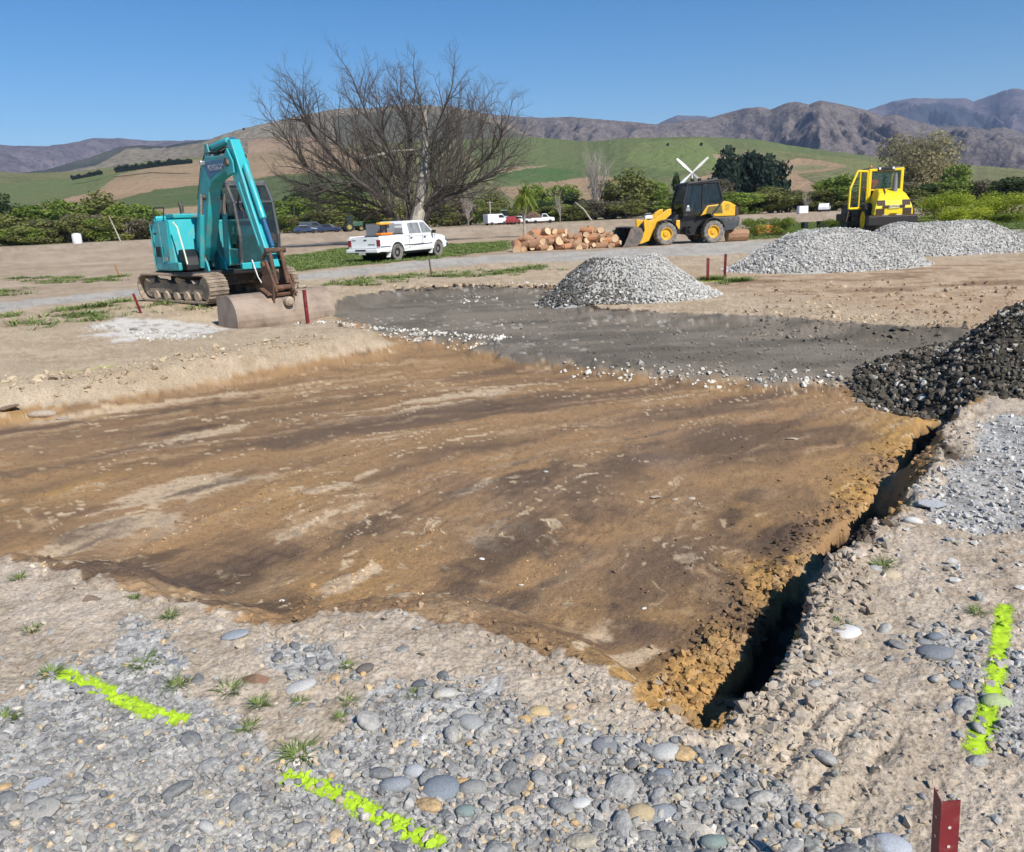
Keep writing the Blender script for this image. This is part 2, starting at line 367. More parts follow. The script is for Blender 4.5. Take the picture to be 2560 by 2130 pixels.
    o['stain'] = blobs(STAINS, x+.18*n3, y+.18*n3); o['pale'] = blobs(PALES, x+.12*n3, y+.1*n12); o['gold'] = np.maximum(blobs(GOLDS, x+.2*n3, y+.15*n3), 1.5*np.exp(-((td-.24)/.2)**2))
    return z, o
def H1(x, y): return float(hgt(np.array([x]), np.array([y]))[0])

def ground_mesh():
    ys = np.arange(2560, 594, -2.9)
    rr = [.15, .4, .65, .85, 1.0, 1.1]
    ang = PITCH+np.arctan((ys-H/2)/FPX); rad = CH/np.tan(ang); rad = rad[rad > 1.15]
    rad = np.concatenate([rr, rad, np.geomspace(rad[-1]*1.03, 9500, 42)])
    az = np.concatenate([np.radians(np.linspace(-40, 40, 900)), np.radians(np.linspace(44, 316, 40))])
    na, nr = len(az), len(rad)
    A, R = np.meshgrid(az, rad); X = (R*np.sin(A)).ravel(); Y = (R*np.cos(A)).ravel()
    Z, o = hgt(X, Y, True)
    Z = np.where(R.ravel() > 230, -.4-(R.ravel()-230)*.004, Z)
    i = np.arange(nr-1)[:, None]*na; j = np.arange(na)[None]; j2 = (j+1) % na
    F = np.stack([i+j, i+j2, i+na+j2, i+na+j], -1).reshape(-1, 4)[:, ::-1]
    V = np.stack([X, Y, Z], 1)
    V = np.vstack([V, [[0, 0, Z[:na].mean()]]])
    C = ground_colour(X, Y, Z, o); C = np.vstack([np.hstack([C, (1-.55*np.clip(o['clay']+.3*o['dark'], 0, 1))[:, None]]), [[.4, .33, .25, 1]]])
    return V, F, {'soil': ('FLOAT_COLOR', C)}
def lerp(a, b, t): return a+(np.asarray(b, float)-a)*np.clip(t, 0, 1)[:, None]
def ground_colour(x, y, z, o):
    """soil colours: which material lies where, with its own mottling"""
    N = len(x); r = np.hypot(x, y)
    n05 = fbm(x*.5, y*.5, 4, 201); n2 = fbm(x*2.1, y*2.1, 5, 211); n9 = fbm(x*9, y*9, 4, 221); n30 = fbm(x*31, y*31, 3, 231)
    far = sstep(5, 11, y)[:]; ax = STRK[None]*(1-far)[:, None]+np.array([[.98, .2]])*far[:, None]; ax /= np.linalg.norm(ax, axis=1)[:, None]
    wx = x+.35*n2+.4*n05; wy = y+.35*fbm(x*1.9, y*1.9, 4, 215)+.4*n05
    u = wx*ax[:, 0]+wy*ax[:, 1]; v = -wx*ax[:, 1]+wy*ax[:, 0]
    s1 = fbm(u*.8, v*1.5, 5, 241); s2 = fbm(u*2.6, v*6, 5, 251); s3 = fbm(u*9, v*22, 3, 261)
    def brk(m, k, nz=n9): return sstep(.35, .65, m+k*.5*nz)
    one = np.ones((N, 3))
    tan = lerp(one*(.385, .312, .232), (.47, .388, .298), sstep(-.3, .3, n2))
    tan = lerp(tan, (.32, .25, .18), sstep(.0, .5, n9)*.8); tan = lerp(tan, (.54, .47, .385), sstep(.1, .5, n30)*.5)
    tan = lerp(tan, (.43, .365, .28), sstep(0, .4, n05)*.5); tan = tan*lerp(one, (1.03, .97, .86), sstep(6, 10, y))
    rightp = sstep(4.2, 6.2, x+.25*(y-14))*sstep(24, 19, y)*sstep(8, 10, y); rp = lerp(one*(.38, .265, .165), (.47, .35, .235), sstep(-.3, .3, s2)); rp = lerp(rp, (.21, .135, .08), sstep(.12, .4, fbm(x*.7, y*2.2, 5, 273))*.8); tan = lerp(tan, rp, rightp)
    field = lerp(one*(.345, .262, .178), (.41, .32, .225), sstep(-.3, .3, n2+.5*s2)); field = lerp(field, (.47, .375, .28), sstep(0, .4, n05)*.6)
    field = lerp(field, (.30, .21, .14), sstep(.1, .4, fbm(x*.12, y*.5, 4, 271))*.5)
    c = lerp(tan, field, o['field'])
    road = lerp(one*(.36, .345, .32), (.43, .412, .385), sstep(-.3, .3, n2)); road = lerp(road, (.28, .262, .24), sstep(.1, .4, n9)*.5)
    c = lerp(c, road, brk(o['road'], .5)*.9)
    c = lerp(c, lerp(one*(.64, .60, .54), (.36, .31, .25), sstep(.05, .4, n9)), brk(o['chalk'], .9)*.9)
    cl = lerp(one*(.19, .122, .073), (.325, .20, .10), sstep(-.3, .28, s1))
    cm = G(1300, 1270, ZP); q = np.exp(-(((x-cm[0]+.5*n05)/1.5)**2+((y-cm[1]+.5*n2)/1.7)**2)); cl = lerp(cl, (.165, .115, .083), q*.6*sstep(-.5, .2, n2+.4*s2))
    cl = lerp(cl, (.46, .315, .18), sstep(.05, .5, s2)*.6)
    cl = lerp(cl, (.42, .25, .092), o['gold']*sstep(-.5, .3, n2)*.85)
    cl = lerp(cl, (.54, .41, .27), sstep(.45, .75, o['pale']+.9*s2+.25*n9)*.85)
    cl = lerp(cl, (.080, .056, .043), sstep(.38, 1.0, o['stain']+.75*s2+.2*n9)*.8)
    cl = lerp(cl, (.105, .074, .056), sstep(-.15, -.55, s1+.3*s2)*.5)
    cl = lerp(cl, (.58, .45, .29), sstep(.36, .52, s3)*sstep(-.25, .25, n2)*.85)
    cl = lerp(cl, (.13, .088, .06), sstep(.15, .5, n30)*.4)
    cl = lerp(cl, (.30, .235, .19), sstep(.1, .5, fbm(x*.8, y*.8, 4, 281))*.2*sstep(9, 5, y))
    fy_ = sstep(9, 5, y); c = lerp(c, cl, sstep(.35, .65, o['clay']+.25*n9*fy_+.1*n2*(1-fy_)))
    d1 = fbm(x*.5+.3*n2, y*3+.3*n2, 5, 291)
    dk = lerp(one*(.15, .131, .108), (.20, .176, .147), sstep(-.3, .3, n2)); dk = lerp(dk, (.235, .20, .162), sstep(.05, .4, d1)*.6)
    dk = lerp(dk, (.09, .08, .068), sstep(-.1, -.45, d1)*.5)
    dk = lerp(dk, (.50, .46, .40), sstep(.3, .5, fbm(x*9, y*13, 4, 301))*sstep(.05, .3, fbm(x*.35, y*.8, 3, 311))*.6)
    c = lerp(c, dk, brk(o['dark'], .6))
    gv = lerp(one*(.29, .282, .268), (.45, .438, .415), sstep(-.35, .35, n9)); gv = lerp(gv, (.50, .49, .47), sstep(.1, .5, n30)*.6); gv = lerp(gv, (.11, .108, .105), sstep(-.1, -.5, n30)*.6)
    gv = lerp(gv, (.36, .31, .26), sstep(0, .4, n05)*.5)
    c = lerp(c, gv, brk(o['gravel'], .9))
    gr = lerp(one*(.10, .13, .04), (.19, .205, .075), sstep(-.3, .3, n9)); gr = lerp(gr, (.28, .24, .14), sstep(-.1, .4, n2)*.65)
    c = lerp(c, gr, brk(o['grass'], .9))
    c = lerp(c, (.15, .15, .062), o['verge']*sstep(-.3, .3, fbm(x*.06, y*.06, 4, 321)))
    shade_soil_col = lerp(one*(.04, .028, .02), (.105, .073, .05), sstep(-.3, .3, n9)); c = lerp(c, shade_soil_col, brk(o['shade_dark_soil'], .5))  # near-black colour: trench shade painted in, and dark soil of the far bank
    c = c*lerp(np.ones((N, 3)), (1.02, 1., .95), np.maximum(.3*o['gravel'], np.maximum(o['dark'], o['road'])))
    return np.clip(c, 0, 1)
def ground_material():
    m, n, b = newmat('ground'); pos = nd(n, 'NewGeometry').outputs['Position']
    n45 = noise(n, 55, 3, .7, pos); col = attr(n, 'soil', 'Color')
    col = mixc(n, attr(n, 'soil', 'Alpha'), col, ramp(n, n45, [(.28, (.55, .55, .55)), (.5, (1, 1, 1)), (.74, (1.35, 1.35, 1.35))]), 'MULTIPLY')
    n.links.new(col, b.inputs['Base Color']); b.inputs['Roughness'].default_value = .95; b.inputs['Specular IOR Level'].default_value = .12
    bump(n, b, n45, .8, .012)
    return m
M_GROUND = ground_material()
_V, _F, _A = ground_mesh()
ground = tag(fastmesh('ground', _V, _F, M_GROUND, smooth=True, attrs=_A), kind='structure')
# ================================================================== HILLS AND MOUNTAINS
def hill_material(name, a, b_, c, sc):
    m, n, b = newmat(name); pos = nd(n, 'NewGeometry').outputs['Position']
    col = attr(n, 'tint', 'Color')
    f = noise(n, sc, 4, .6, pos); g = noise(n, sc*6, 4, .65, pos); h = noise(n, sc*.2, 2, .5, pos)
    base = mixc(n, rng(n, f, .38, .62), a, b_); base = mixc(n, mth(n, 'MULTIPLY', rng(n, g, .47, .62), .85), base, c)
    mk = nd(n, 'Attribute', attribute_name='tint').outputs['Alpha']
    colv = mixc(n, mth(n, 'MULTIPLY', rng(n, f, .35, .65), .35), col, tuple(v*.8 for v in c)); colv = mixc(n, mth(n, 'MULTIPLY', rng(n, h, .4, .6), .18), colv, b_)
    n.links.new(mixc(n, mk, base, colv), b.inputs['Base Color']); b.inputs['Roughness'].default_value = 1; b.inputs['Specular IOR Level'].default_value = 0
    bump(n, b, g, 1., .09/sc)
    return m
def hills(name, prof, D0, D1, mat, rough=.05, gully=0., patches=(), ncol=620, nrow=56, back=.5, shape=1.25, base_z=-3., seed=0, tree_tint=None):
    px = np.linspace(-760, 3320, ncol); P = np.array(prof, float); py = np.interp(px, P[:, 0], P[:, 1])
    py = py+1.3*fbm(px*.05, px*0, 4, seed+3)+.8*fbm(px*.2, px*0, 3, seed+5)
    dirs = np.array([ray(a, horizon_y(a))[:2] for a in px]); dirs /= np.linalg.norm(dirs, axis=1)[:, None]
    Dr = D1*(1+.12*fbm(px*.003, px*0, 3, seed+9))
    zr = np.array([zat(a, b, d) for a, b, d in zip(px, py, Dr)])
    t = np.concatenate([np.linspace(0, 1, nrow), 1+np.linspace(.08, back, 8)])
    T = t[:, None]; D = D0+(Dr[None]-D0)*T
    s = np.where(T <= 1, np.clip(T, 0, 1)**shape, 1-(T-1)*1.1)
    Z = base_z+(zr-base_z)[None]*s
    X = dirs[None, :, 0]*D; Y = dirs[None, :, 1]*D
    sc = 5./D1
    nz = fbm(X*sc, Y*sc, 5, seed+21)
    gl = -np.abs(fbm(X*sc*2.6+nz, Y*sc*.8+nz, 5, seed+33))*.8-np.abs(fbm(X*sc*8+2*nz, Y*sc*3+nz, 4, seed+35))*.35
    env = np.sin(np.pi*np.clip(T, 0, 1))**.8
    Z = Z+(rough*nz+gully*(gl+.25))*env*np.maximum(zr-base_z, 5)[None]
    PXg = np.broadcast_to(px[None], D.shape)
    # elevation back to the picture row, to lay the paddocks out on the slope
    hy = np.array([horizon_y(a) for a in px]); el = (Z-CH)/D
    kk = np.array([(zat(a, h-50, 1.)-CH)/50 for a, h in zip(px, hy)])
    PY = hy[None]-el/kk[None]
    tint = np.zeros(D.shape+(4,))
    wob = 4*fbm(PXg*.02, PY*.05, 3, seed+51)
    for poly, colr in patches:
        k = inpoly(np.array(poly, float), PXg+wob, PY+wob*.5); tint[k] = (*colr, 1)
    nr, na = D.shape
    V = np.stack([X, Y, Z], -1).reshape(-1, 3); i = np.arange(nr-1)[:, None]*na; j = np.arange(na-1)[None]
    F = np.stack([i+j, i+j+1, i+na+j+1, i+na+j], -1).reshape(-1, 4)
    o = tag(fastmesh(name, V, F, mat, smooth=True, attrs={'tint': ('FLOAT_COLOR', tint.reshape(-1, 4))}), kind='structure')
    return o
MH_FAR = hill_material('far_range', (.115, .098, .11), (.165, .142, .148), (.068, .06, .07), .008)
MH_MID = hill_material('tussock_range', (.135, .115, .108), (.20, .168, .145), (.075, .065, .066), .016)
MH_TAN = hill_material('tan_hill', (.19, .165, .12), (.26, .22, .16), (.11, .105, .08), .016)
MH_NEAR = hill_material('farm_hill', (.12, .135, .06), (.17, .18, .085), (.20, .17, .10), .02)
GRN, GR2, GR3, TAN, TN2, FOR = (.115, .152, .062), (.15, .195, .072), (.07, .135, .045), (.34, .235, .15), (.36, .26, .165), (.03, .04, .033)
hills('far_mountains', [(-800, 400), (1400, 400), (1560, 330), (1640, 312), (1668, 297), (1690, 288), (1720, 289), (1750, 290), (1800, 300), (1900, 330), (2000, 340), (2090, 300), (2160, 274), (2215, 255), (2265, 247), (2330, 249), (2390, 248),
      (2410, 256), (2445, 243), (2480, 229), (2506, 223), (2540, 230), (2580, 233), (2700, 250), (3300, 300)], 3400, 5600, MH_FAR, .05, .75, seed=100,
      patches=[([(2210, 300), (2260, 268), (2330, 262), (2420, 285), (2480, 330), (2300, 330), (2150, 330)], (.028, .04, .05))])
hills('left_mountain', [(-800, 330), (-100, 350), (0, 355), (55, 364), (150, 366), (210, 358), (270, 346), (335, 345), (400, 351), (480, 352), (540, 349), (640, 345), (760, 350), (900, 400), (1200, 460), (3300, 520)], 2000, 3300, MH_FAR, .05, .6, seed=200,
      patches=[])
hills('mountain_range', [(-800, 560), (900, 470), (1100, 300), (1180, 276), (1250, 286), (1310, 292), (1370, 294), (1430, 291), (1500, 298), (1560, 303), (1640, 311), (1700, 302), (1760, 298), (1800, 286), (1850, 272), (1890, 268), (1918, 274), (1950, 260), (1978, 254),
      (2010, 262), (2036, 251), (2070, 258), (2110, 266), (2150, 276), (2190, 292), (2225, 286), (2260, 300), (2330, 318), (2400, 316), (2450, 325), (2490, 318), (2560, 340), (2800, 360), (3300, 380)], 1300, 2500, MH_MID, .05, .8, seed=300, ncol=1000, nrow=90)
hills('forested_spur', [(-800, 470), (-100, 440), (60, 432), (140, 425), (250, 395), (330, 368), (380, 362), (440, 366), (520, 352), (560, 346), (640, 352), (760, 400), (900, 470), (3300, 600)], 1500, 2100, MH_TAN, .03, .15, seed=400,
      patches=[([(40, 440), (140, 424), (250, 393), (330, 364), (380, 358), (440, 362), (520, 348), (560, 342), (560, 356), (460, 372), (430, 374), (350, 372), (330, 390), (250, 422), (130, 438)], FOR)])
hills('tan_hill', [(-800, 460), (-100, 436), (0, 428), (130, 436), (190, 430), (270, 412), (350, 371), (430, 374), (520, 362), (585, 336), (640, 320), (700, 306), (760, 292), (840, 276), (900, 268), (960, 270), (1010, 262), (1080, 263), (1150, 266), (1200, 276),
      (1260, 300), (1330, 340), (1500, 400), (1800, 480), (3300, 600)], 800, 1450, MH_TAN, .03, .16, seed=500,
      patches=[([(860, 300), (960, 285), (1080, 290), (1200, 300), (1330, 345), (1200, 400), (860, 380)], (.10, .10, .075)), ([(640, 350), (800, 345), (960, 395), (920, 440), (640, 430)], TAN)])
hills('farm_hill', [(-800, 480), (-100, 440), (0, 428), (100, 432), (200, 430), (300, 418), (400, 402), (520, 392), (640, 384), (800, 372), (950, 358), (1100, 350), (1250, 346), (1330, 343), (1400, 347), (1480, 354), (1560, 346), (1650, 343), (1760, 342), (1880, 349), (1960, 362), (2050, 376),
      (2150, 388), (2300, 402), (2560, 425), (3300, 470)], 300, 760, MH_NEAR, .02, .03, seed=600, shape=1.15, nrow=80, ncol=700,
      patches=[([(-400, 475), (0, 462), (90, 452), (200, 448), (340, 430), (440, 410), (445, 414), (400, 420), (320, 436), (255, 480), (200, 492), (125, 506), (0, 530), (-400, 560)], GRN),
               ([(120, 508), (200, 492), (255, 480), (320, 436), (400, 420), (520, 402), (720, 395), (900, 420), (700, 440), (520, 462), (420, 472), (310, 498), (230, 520), (120, 530)], TAN),
               ([(300, 502), (420, 472), (520, 462), (700, 440), (960, 440), (1000, 480), (860, 520), (400, 530)], (.085, .12, .05)),
               ([(395, 522), (520, 515), (700, 520), (700, 560), (395, 560)], TN2),
               ([(620, 372), (800, 355), (960, 392), (920, 430), (620, 425)], TAN),
               ([(1150, 345), (1330, 338), (1480, 350), (1760, 336), (1960, 358), (2180, 388), (2150, 420), (1950, 380), (1780, 372), (1700, 440), (1560, 470), (1250, 470)], GRN),
               ([(1600, 358), (1750, 348), (1790, 380), (1830, 418), (1740, 430), (1650, 425), (1565, 405), (1578, 380)], GR2),
               ([(1240, 432), (1330, 416), (1400, 420), (1462, 434), (1400, 452), (1300, 456), (1240, 452)], GR3),
               ([(1230, 428), (1290, 418), (1380, 412), (1330, 420), (1270, 432)], TN2),
               ([(1240, 470), (1330, 462), (1440, 446), (1520, 440), (1570, 470), (1560, 500), (1300, 510)], TAN),
               ([(1775, 386), (1850, 392), (1900, 400), (1800, 408)], TN2), ([(1740, 446), (1800, 430), (1870, 420), (1990, 396), (2080, 404), (2112, 416), (2060, 430), (1990, 436), (2060, 470), (1880, 520), (1760, 480)], TAN),
               ([(1950, 420), (2040, 412), (2070, 420), (2000, 428)], (.22, .21, .11)),
               ([(1880, 372), (2140, 400), (2360, 430), (2320, 520), (2080, 520), (2090, 440), (2110, 414), (1980, 388)], (.17, .18, .075))])
# rows of shelter trees on the near hill are things of their own (see vegetation)
# ================================================================== STONES, HEAPS, LOGS, PAINT
def stone_material(name, use_object, stops, sp=60., soil=False):
    m, n, b = newmat(name)
    tc = nd(n, 'TexCoord').outputs['Object'] if use_object else nd(n, 'NewGeometry').outputs['Position']
    if stops: stops = [(p, (c[0]*1.01, c[1], c[2]*.975)) for p, c in stops]
    if soil: c = attr(n, 'soil', 'Color')
    else:
        r = nd(n, 'ObjectInfo').outputs['Random'] if use_object else attr(n, 'rnd')
        c = ramp(n, r, stops)
    f = noise(n, sp if not use_object else 2.2, 4, .65, tc)
    c = mixc(n, 1., c, ramp(n, f, [(.3, (.66, .66, .66)), (.52, (1, 1, 1)), (.75, (1.28, 1.27, 1.25))]), 'MULTIPLY')
    n.links.new(c, b.inputs['Base Color']); b.inputs['Roughness'].default_value = .85; b.inputs['Specular IOR Level'].default_value = .25
    bump(n, b, f, .35, .06 if use_object else .004)
    return m
RIVER = [(0, (.16, .163, .165)), (.18, (.22, .222, .22)), (.38, (.29, .288, .28)), (.58, (.345, .337, .32)), (.74, (.41, .392, .355)), (.84, (.25, .26, .25)), (.90, (.46, .40, .30)), (.945, (.50, .34, .165)), (1, (.60, .58, .54))]
CRUSH = [(0, (.34, .33, .312)), (.3, (.43, .418, .396)), (.7, (.50, .487, .46)), (1, (.60, .585, .55))]
DARKR = [(0, (.062, .054, .042)), (.45, (.108, .093, .073)), (.70, (.17, .15, .122)), (.86, (.29, .265, .225)), (1, (.58, .55, .5))]
M_STONE = stone_material('river_stone', True, RIVER); M_STONES = stone_material('river_gravel', False, RIVER)
M_CRUSH = stone_material('crushed_rock', False, CRUSH); M_DARKR = stone_material('dark_rock', False, DARKR, 40); M_DARKO = stone_material('dark_boulder', True, DARKR)
M_CLOD = stone_material('soil_clod', False, None, 70, True)
M_LIME = simple('lime_spray', (.38, .55, .04), .7, var=.2, scale=30, spec=.2)
def stone_proto(seed, flat=.55, angular=False, sub=2, nz=.16):
    r = np.random.default_rng(seed); bm = bmesh.new()
    if angular:
        for q in r.normal(size=(11, 3)): bm.verts.new(q/np.linalg.norm(q)*r.uniform(.8, 1.1))
        bmesh.ops.convex_hull(bm, input=bm.verts[:]); loose = [v for v in bm.verts if not v.link_faces]
        for v in loose: bm.verts.remove(v)
    else:
        bmesh.ops.create_icosphere(bm, subdivisions=sub, radius=1)
        k = r.normal(size=(5, 3)); ph = r.uniform(0, 6, 5)
        for v in bm.verts:
            p = np.array(v.co); d = 1+nz*sum(math.sin(1.5*p@k[i]+ph[i]) for i in range(5))/2.2
            v.co = Vector(p*d)
    bmesh.ops.triangulate(bm, faces=bm.faces)
    bm.verts.ensure_lookup_table(); bm.verts.index_update()
    V = np.array([v.co[:] for v in bm.verts]); F = np.array([[v.index for v in f.verts] for f in bm.faces]); bm.free()
    V[:, 2] *= flat; V[:, 1] *= r.uniform(.62, .9)
    return V, F
PEB = [stone_proto(k, .42+.05*(k % 4)) for k in range(9)]; PEBS = [stone_proto(20+k, .6, sub=1, nz=.2) for k in range(6)]; ANG = [stone_proto(40+k, .75, True) for k in range(9)]
def mesh_of(name, proto, mat, smooth):
    V, F = proto; me = bpy.data.meshes.new(name); me.from_pydata(V.tolist(), [], F.tolist()); me.materials.append(mat)
    me.polygons.foreach_set('use_smooth', [smooth]*len(F)); return me
def scatter(name, protos, pos, size, mat, sink=.25, rnd=None, smooth=False, parent=None, soil=None, tilt=.35, mats=None, midx=None):
    """one joined mesh of many small stones"""
    N = len(pos); VV = []; FF = []; RR = []; off = 0; MI = []
    which = RNG.integers(0, len(protos), N); rnd = RNG.random(N) if rnd is None else rnd
    for k, (V, F) in enumerate(protos):
        ix = np.where(which == k)[0]
        if not len(ix): continue
        a = RNG.uniform(0, 6.283, len(ix)); tx = RNG.normal(0, tilt, len(ix)); ty = RNG.normal(0, tilt, len(ix))
        ca, sa, cx, sx, cy, sy = np.cos(a), np.sin(a), np.cos(tx), np.sin(tx), np.cos(ty), np.sin(ty)
        P = V[None]*size[ix][:, None, None]
        x, y, z = P[..., 0], P[..., 1], P[..., 2]
        y, z = y*cx[:, None]-z*sx[:, None], y*sx[:, None]+z*cx[:, None]
        x, z = x*cy[:, None]+z*sy[:, None], -x*sy[:, None]+z*cy[:, None]
        x, y = x*ca[:, None]-y*sa[:, None], x*sa[:, None]+y*ca[:, None]
        Q = np.stack([x, y, z], -1)+pos[ix][:, None]; Q[..., 2] += (size[ix]*(.55-sink))[:, None]
        VV.append(Q.reshape(-1, 3)); FF.append((F[None]+(np.arange(len(ix))*len(V))[:, None, None]).reshape(-1, 3)+off); off += Q.shape[0]*Q.shape[1]
        RR.append(np.repeat(rnd[ix] if soil is None else soil[ix], len(V), 0))
        if midx is not None: MI.append(np.repeat(midx[ix], len(F)))
    RR = np.concatenate(RR)
    at_ = {'rnd': ('FLOAT', RR)} if soil is None else {'soil': ('FLOAT_COLOR', np.hstack([RR, np.ones((len(RR), 1))]))}
    return fastmesh(name, np.vstack(VV), np.vstack(FF), mats or mat, parent, smooth, np.concatenate(MI) if MI else None, at_)
def in_view_px(n, box):
    """random ground points spread evenly over a rectangle of the picture"""
    px = RNG.uniform(box[0], box[2], n); py = RNG.uniform(box[1], box[3], n)
    d = FW[None]+RT[None]*((px-W/2)/FPX)[:, None]+UP[None]*((H/2-py)/FPX)[:, None]; t = -CH/d[:, 2]
    return d[:, :1]*t[:, None], d[:, 1:2]*t[:, None]
# --- spray paint: thin broken sheets over the ground
PAINT = [GL([(160, 1690), (230, 1712), (310, 1752), (380, 1785), (450, 1800)]), GL([(722, 1948), (800, 1972), (880, 2012), (960, 2050), (1020, 2082), (1085, 2118)]), GL([(2512, 1515), (2502, 1600), (2490, 1690), (2470, 1780), (2440, 1875)])]
def on_paint(x, y, w=.028):
    r = np.zeros(x.shape, bool)
    for L in PAINT: r |= pdist(L, x, y) < w
    return r
def spray_material(name, col):
    """thin sprayed coat: dense in the middle, breaking into mist at its edges"""
    m, n, b = newmat(name); pos = nd(n, 'NewGeometry').outputs['Position']; f = noise(n, 260, 3, .75, pos); g = noise(n, 40, 4, .6, pos)
    a = mth(n, 'ADD', attr(n, 'coat'), mth(n, 'ADD', mth(n, 'MULTIPLY', mth(n, 'SUBTRACT', f, .5), 1.5), mth(n, 'MULTIPLY', mth(n, 'SUBTRACT', g, .5), 1.1)))
    n.links.new(rng(n, a, .38, .58), b.inputs['Alpha'])
    n.links.new(mixc(n, rng(n, g, .3, .7), tuple(v*.8 for v in col), col), b.inputs['Base Color']); b.inputs['Roughness'].default_value = .8; b.inputs['Specular IOR Level'].default_value = .2
    return m
def paint_line(L, w, label, mat, thr=0., cell=.006, nm='spray_paint_line'):
    a0 = L.min(0)-3*w; a1 = L.max(0)+3*w; nx, ny = [int((a1[k]-a0[k])/cell)+2 for k in (0, 1)]
    gx, gy = np.meshgrid(a0[0]+np.arange(nx)*cell, a0[1]+np.arange(ny)*cell); x = gx.ravel(); y = gy.ravel()
    d = pdist(L, x, y)+.2*w*fbm(x*.5/w, y*.5/w, 3, 399); coat = np.clip(1.15-.62*d/w-thr, 0, 1)
    kq = (d < 2.2*w).reshape(ny, nx); z = hgt(x, y)+.0025
    q = kq[:-1, :-1] & kq[1:, :-1] & kq[:-1, 1:] & kq[1:, 1:]; ii, jj = np.where(q); b = ii*nx+jj; F = np.stack([b, b+1, b+nx+1, b+nx], 1)
    u, inv = np.unique(F, return_inverse=True); V = np.stack([x, y, z], 1)[u]
    return tag(fastmesh(nm, V, inv.reshape(F.shape), mat, smooth=True, attrs={'coat': ('FLOAT', coat[u])}), label, 'paint mark', 'lime green setting-out marks')
M_SPRAY = spray_material('lime_mist', (.42, .62, .03))
paint_line(PAINT[0], .030, 'lime green spray paint line on grey gravel at left foreground', M_SPRAY)
paint_line(PAINT[1], .030, 'lime green spray paint line across pebbles at bottom centre', M_SPRAY)
paint_line(PAINT[2], .034, 'broken lime green spray line on dirt right of the trench', M_SPRAY, .15)
M_YEL = spray_material('faded_yellow_mist', (.52, .52, .16))
paint_line(GL([(155, 933), (210, 925), (285, 915)]), .07, 'faint faded yellow paint line on tan dirt left of the pit', M_YEL, .25, .025)
paint_line(GL([(-20, 958), (18, 954)]), .08, 'short yellow paint dash at left edge of the photo', M_YEL, .2, .025)
paint_line(GL([(1772, 703), (1812, 703)]), .3, 'yellow green paint patch at foot of two red stakes', M_SPRAY, .4, .06)
# --- river stones of the foreground gravel: 300 singly, the rest joined
STONE_ME = [mesh_of('stone', p, M_STONE, True) for p in PEB]; STONE_P = [mesh_of('stone', p, M_LIME, True) for p in PEB[:3]]
x, y = in_view_px(5200, (-40, 1560, 2480, 2180)); x = x.ravel(); y = y.ravel()
dens = np.where(inpoly(GRAV[0], x, y), .12+.88*sstep(-.5, .4, x), 0)+np.where(inpoly(GRAV[3], x, y), 1., 0)+np.where(sdf(GRAV[2], x, y) < .1, .4, 0)+.02
ok = RNG.random(len(x)) < dens; x, y = x[ok], y[ok]
sz = np.clip(RNG.lognormal(-4.0, .42, len(x)), .011, .046)
order = np.argsort(-sz); sel = []
for i in order:
    if len(sel) >= 300: break
    if all((x[i]-x[j])**2+(y[i]-y[j])**2 > (.85*(sz[i]+sz[j]))**2 for j in sel): sel.append(i)
zz = hgt(x, y)
for c, i in enumerate(sel):
    p = on_paint(x[i:i+1], y[i:i+1])[0] and RNG.random() < .15
    o = bpy.data.objects.new('stone', (STONE_P if p else STONE_ME)[c % (3 if p else 9)]); COL.objects.link(o); o.parent = ground
    s = sz[i]; o.location = (x[i], y[i], zz[i]+s*RNG.uniform(-.12, .14)); o.scale = (s, s*RNG.uniform(.75, 1.05), s*RNG.uniform(.6, 1.0)); o.rotation_euler = (RNG.normal(0, .25), RNG.normal(0, .25), RNG.uniform(0, 6.28))
def gravel_bits(n, box, fn, smin, smax, name, protos, mat, **k):
    x, y = in_view_px(n, box); x, y = x.ravel(), y.ravel(); m = RNG.random(n) < fn(x, y); x, y = x[m], y[m]
    z = hgt(x, y); s = smin*(smax/smin)**RNG.random(len(x))**2.2
    pm = (on_paint(x, y, .024) & (RNG.random(len(x)) < .75)).astype(int)
    return tag(scatter(name, protos, np.stack([x, y, z], 1), s, None, mats=[mat, M_LIME], midx=pm, parent=ground, **k), kind='stuff')
def fgrav(x, y):
    e = .1*fbm(x*2.5, y*2.5, 4, 71)
    return np.where(sdf(GRAV[0], x, y)+e < 0, .9, np.where((sdf(GRAV[1], x, y)+e < 0) | (sdf(GRAV[2], x, y)+e < 0) | (sdf(GRAV[3], x, y)+e < 0), .8, .05))*(sdf(CUT, x, y) > -.02)
gravel_bits(20000, (-60, 1500, 2620, 2200), fgrav, .004, .020, 'gravel', PEBS+ANG[:3], M_STONES, smooth=False)
gravel_bits(5200, (2200, 1030, 2680, 1700), lambda x, y: fgrav(x, y)*(x > 1.8), .007, .03, 'gravel', ANG, M_CRUSH, smooth=False)
WS1 = GL([(905, 822), (1000, 826), (1120, 838), (1225, 846)], ZD); WS2 = GL([(1210, 728), (1300, 722), (1400, 728)], ZD); WS3 = GL([(1430, 905), (1620, 918), (1800, 930), (2060, 938)], ZD); WS4 = GL([(740, 800), (860, 806), (930, 812)], 0); WS5 = GL([(1130, 742), (1240, 745), (1180, 757)], ZD)
def fwhite(x, y): return .95*np.exp(-(pdist(WS1, x, y)/.22)**2)+.9*np.exp(-(pdist(WS2, x, y)/.25)**2)+.3*np.exp(-(pdist(WS3, x, y)/.16)**2)+.6*np.exp(-(pdist(WS4, x, y)/.15)**2)+.35*np.exp(-(pdist(WS5, x, y)/.3)**2)
M_WHITE = stone_material('white_chip', False, [(0, (.42, .39, .34)), (.4, (.56, .53, .47)), (1, (.70, .67, .61))])
gravel_bits(26000, (700, 700, 2200, 960), fwhite, .018, .055, 'gravel', ANG, M_WHITE)
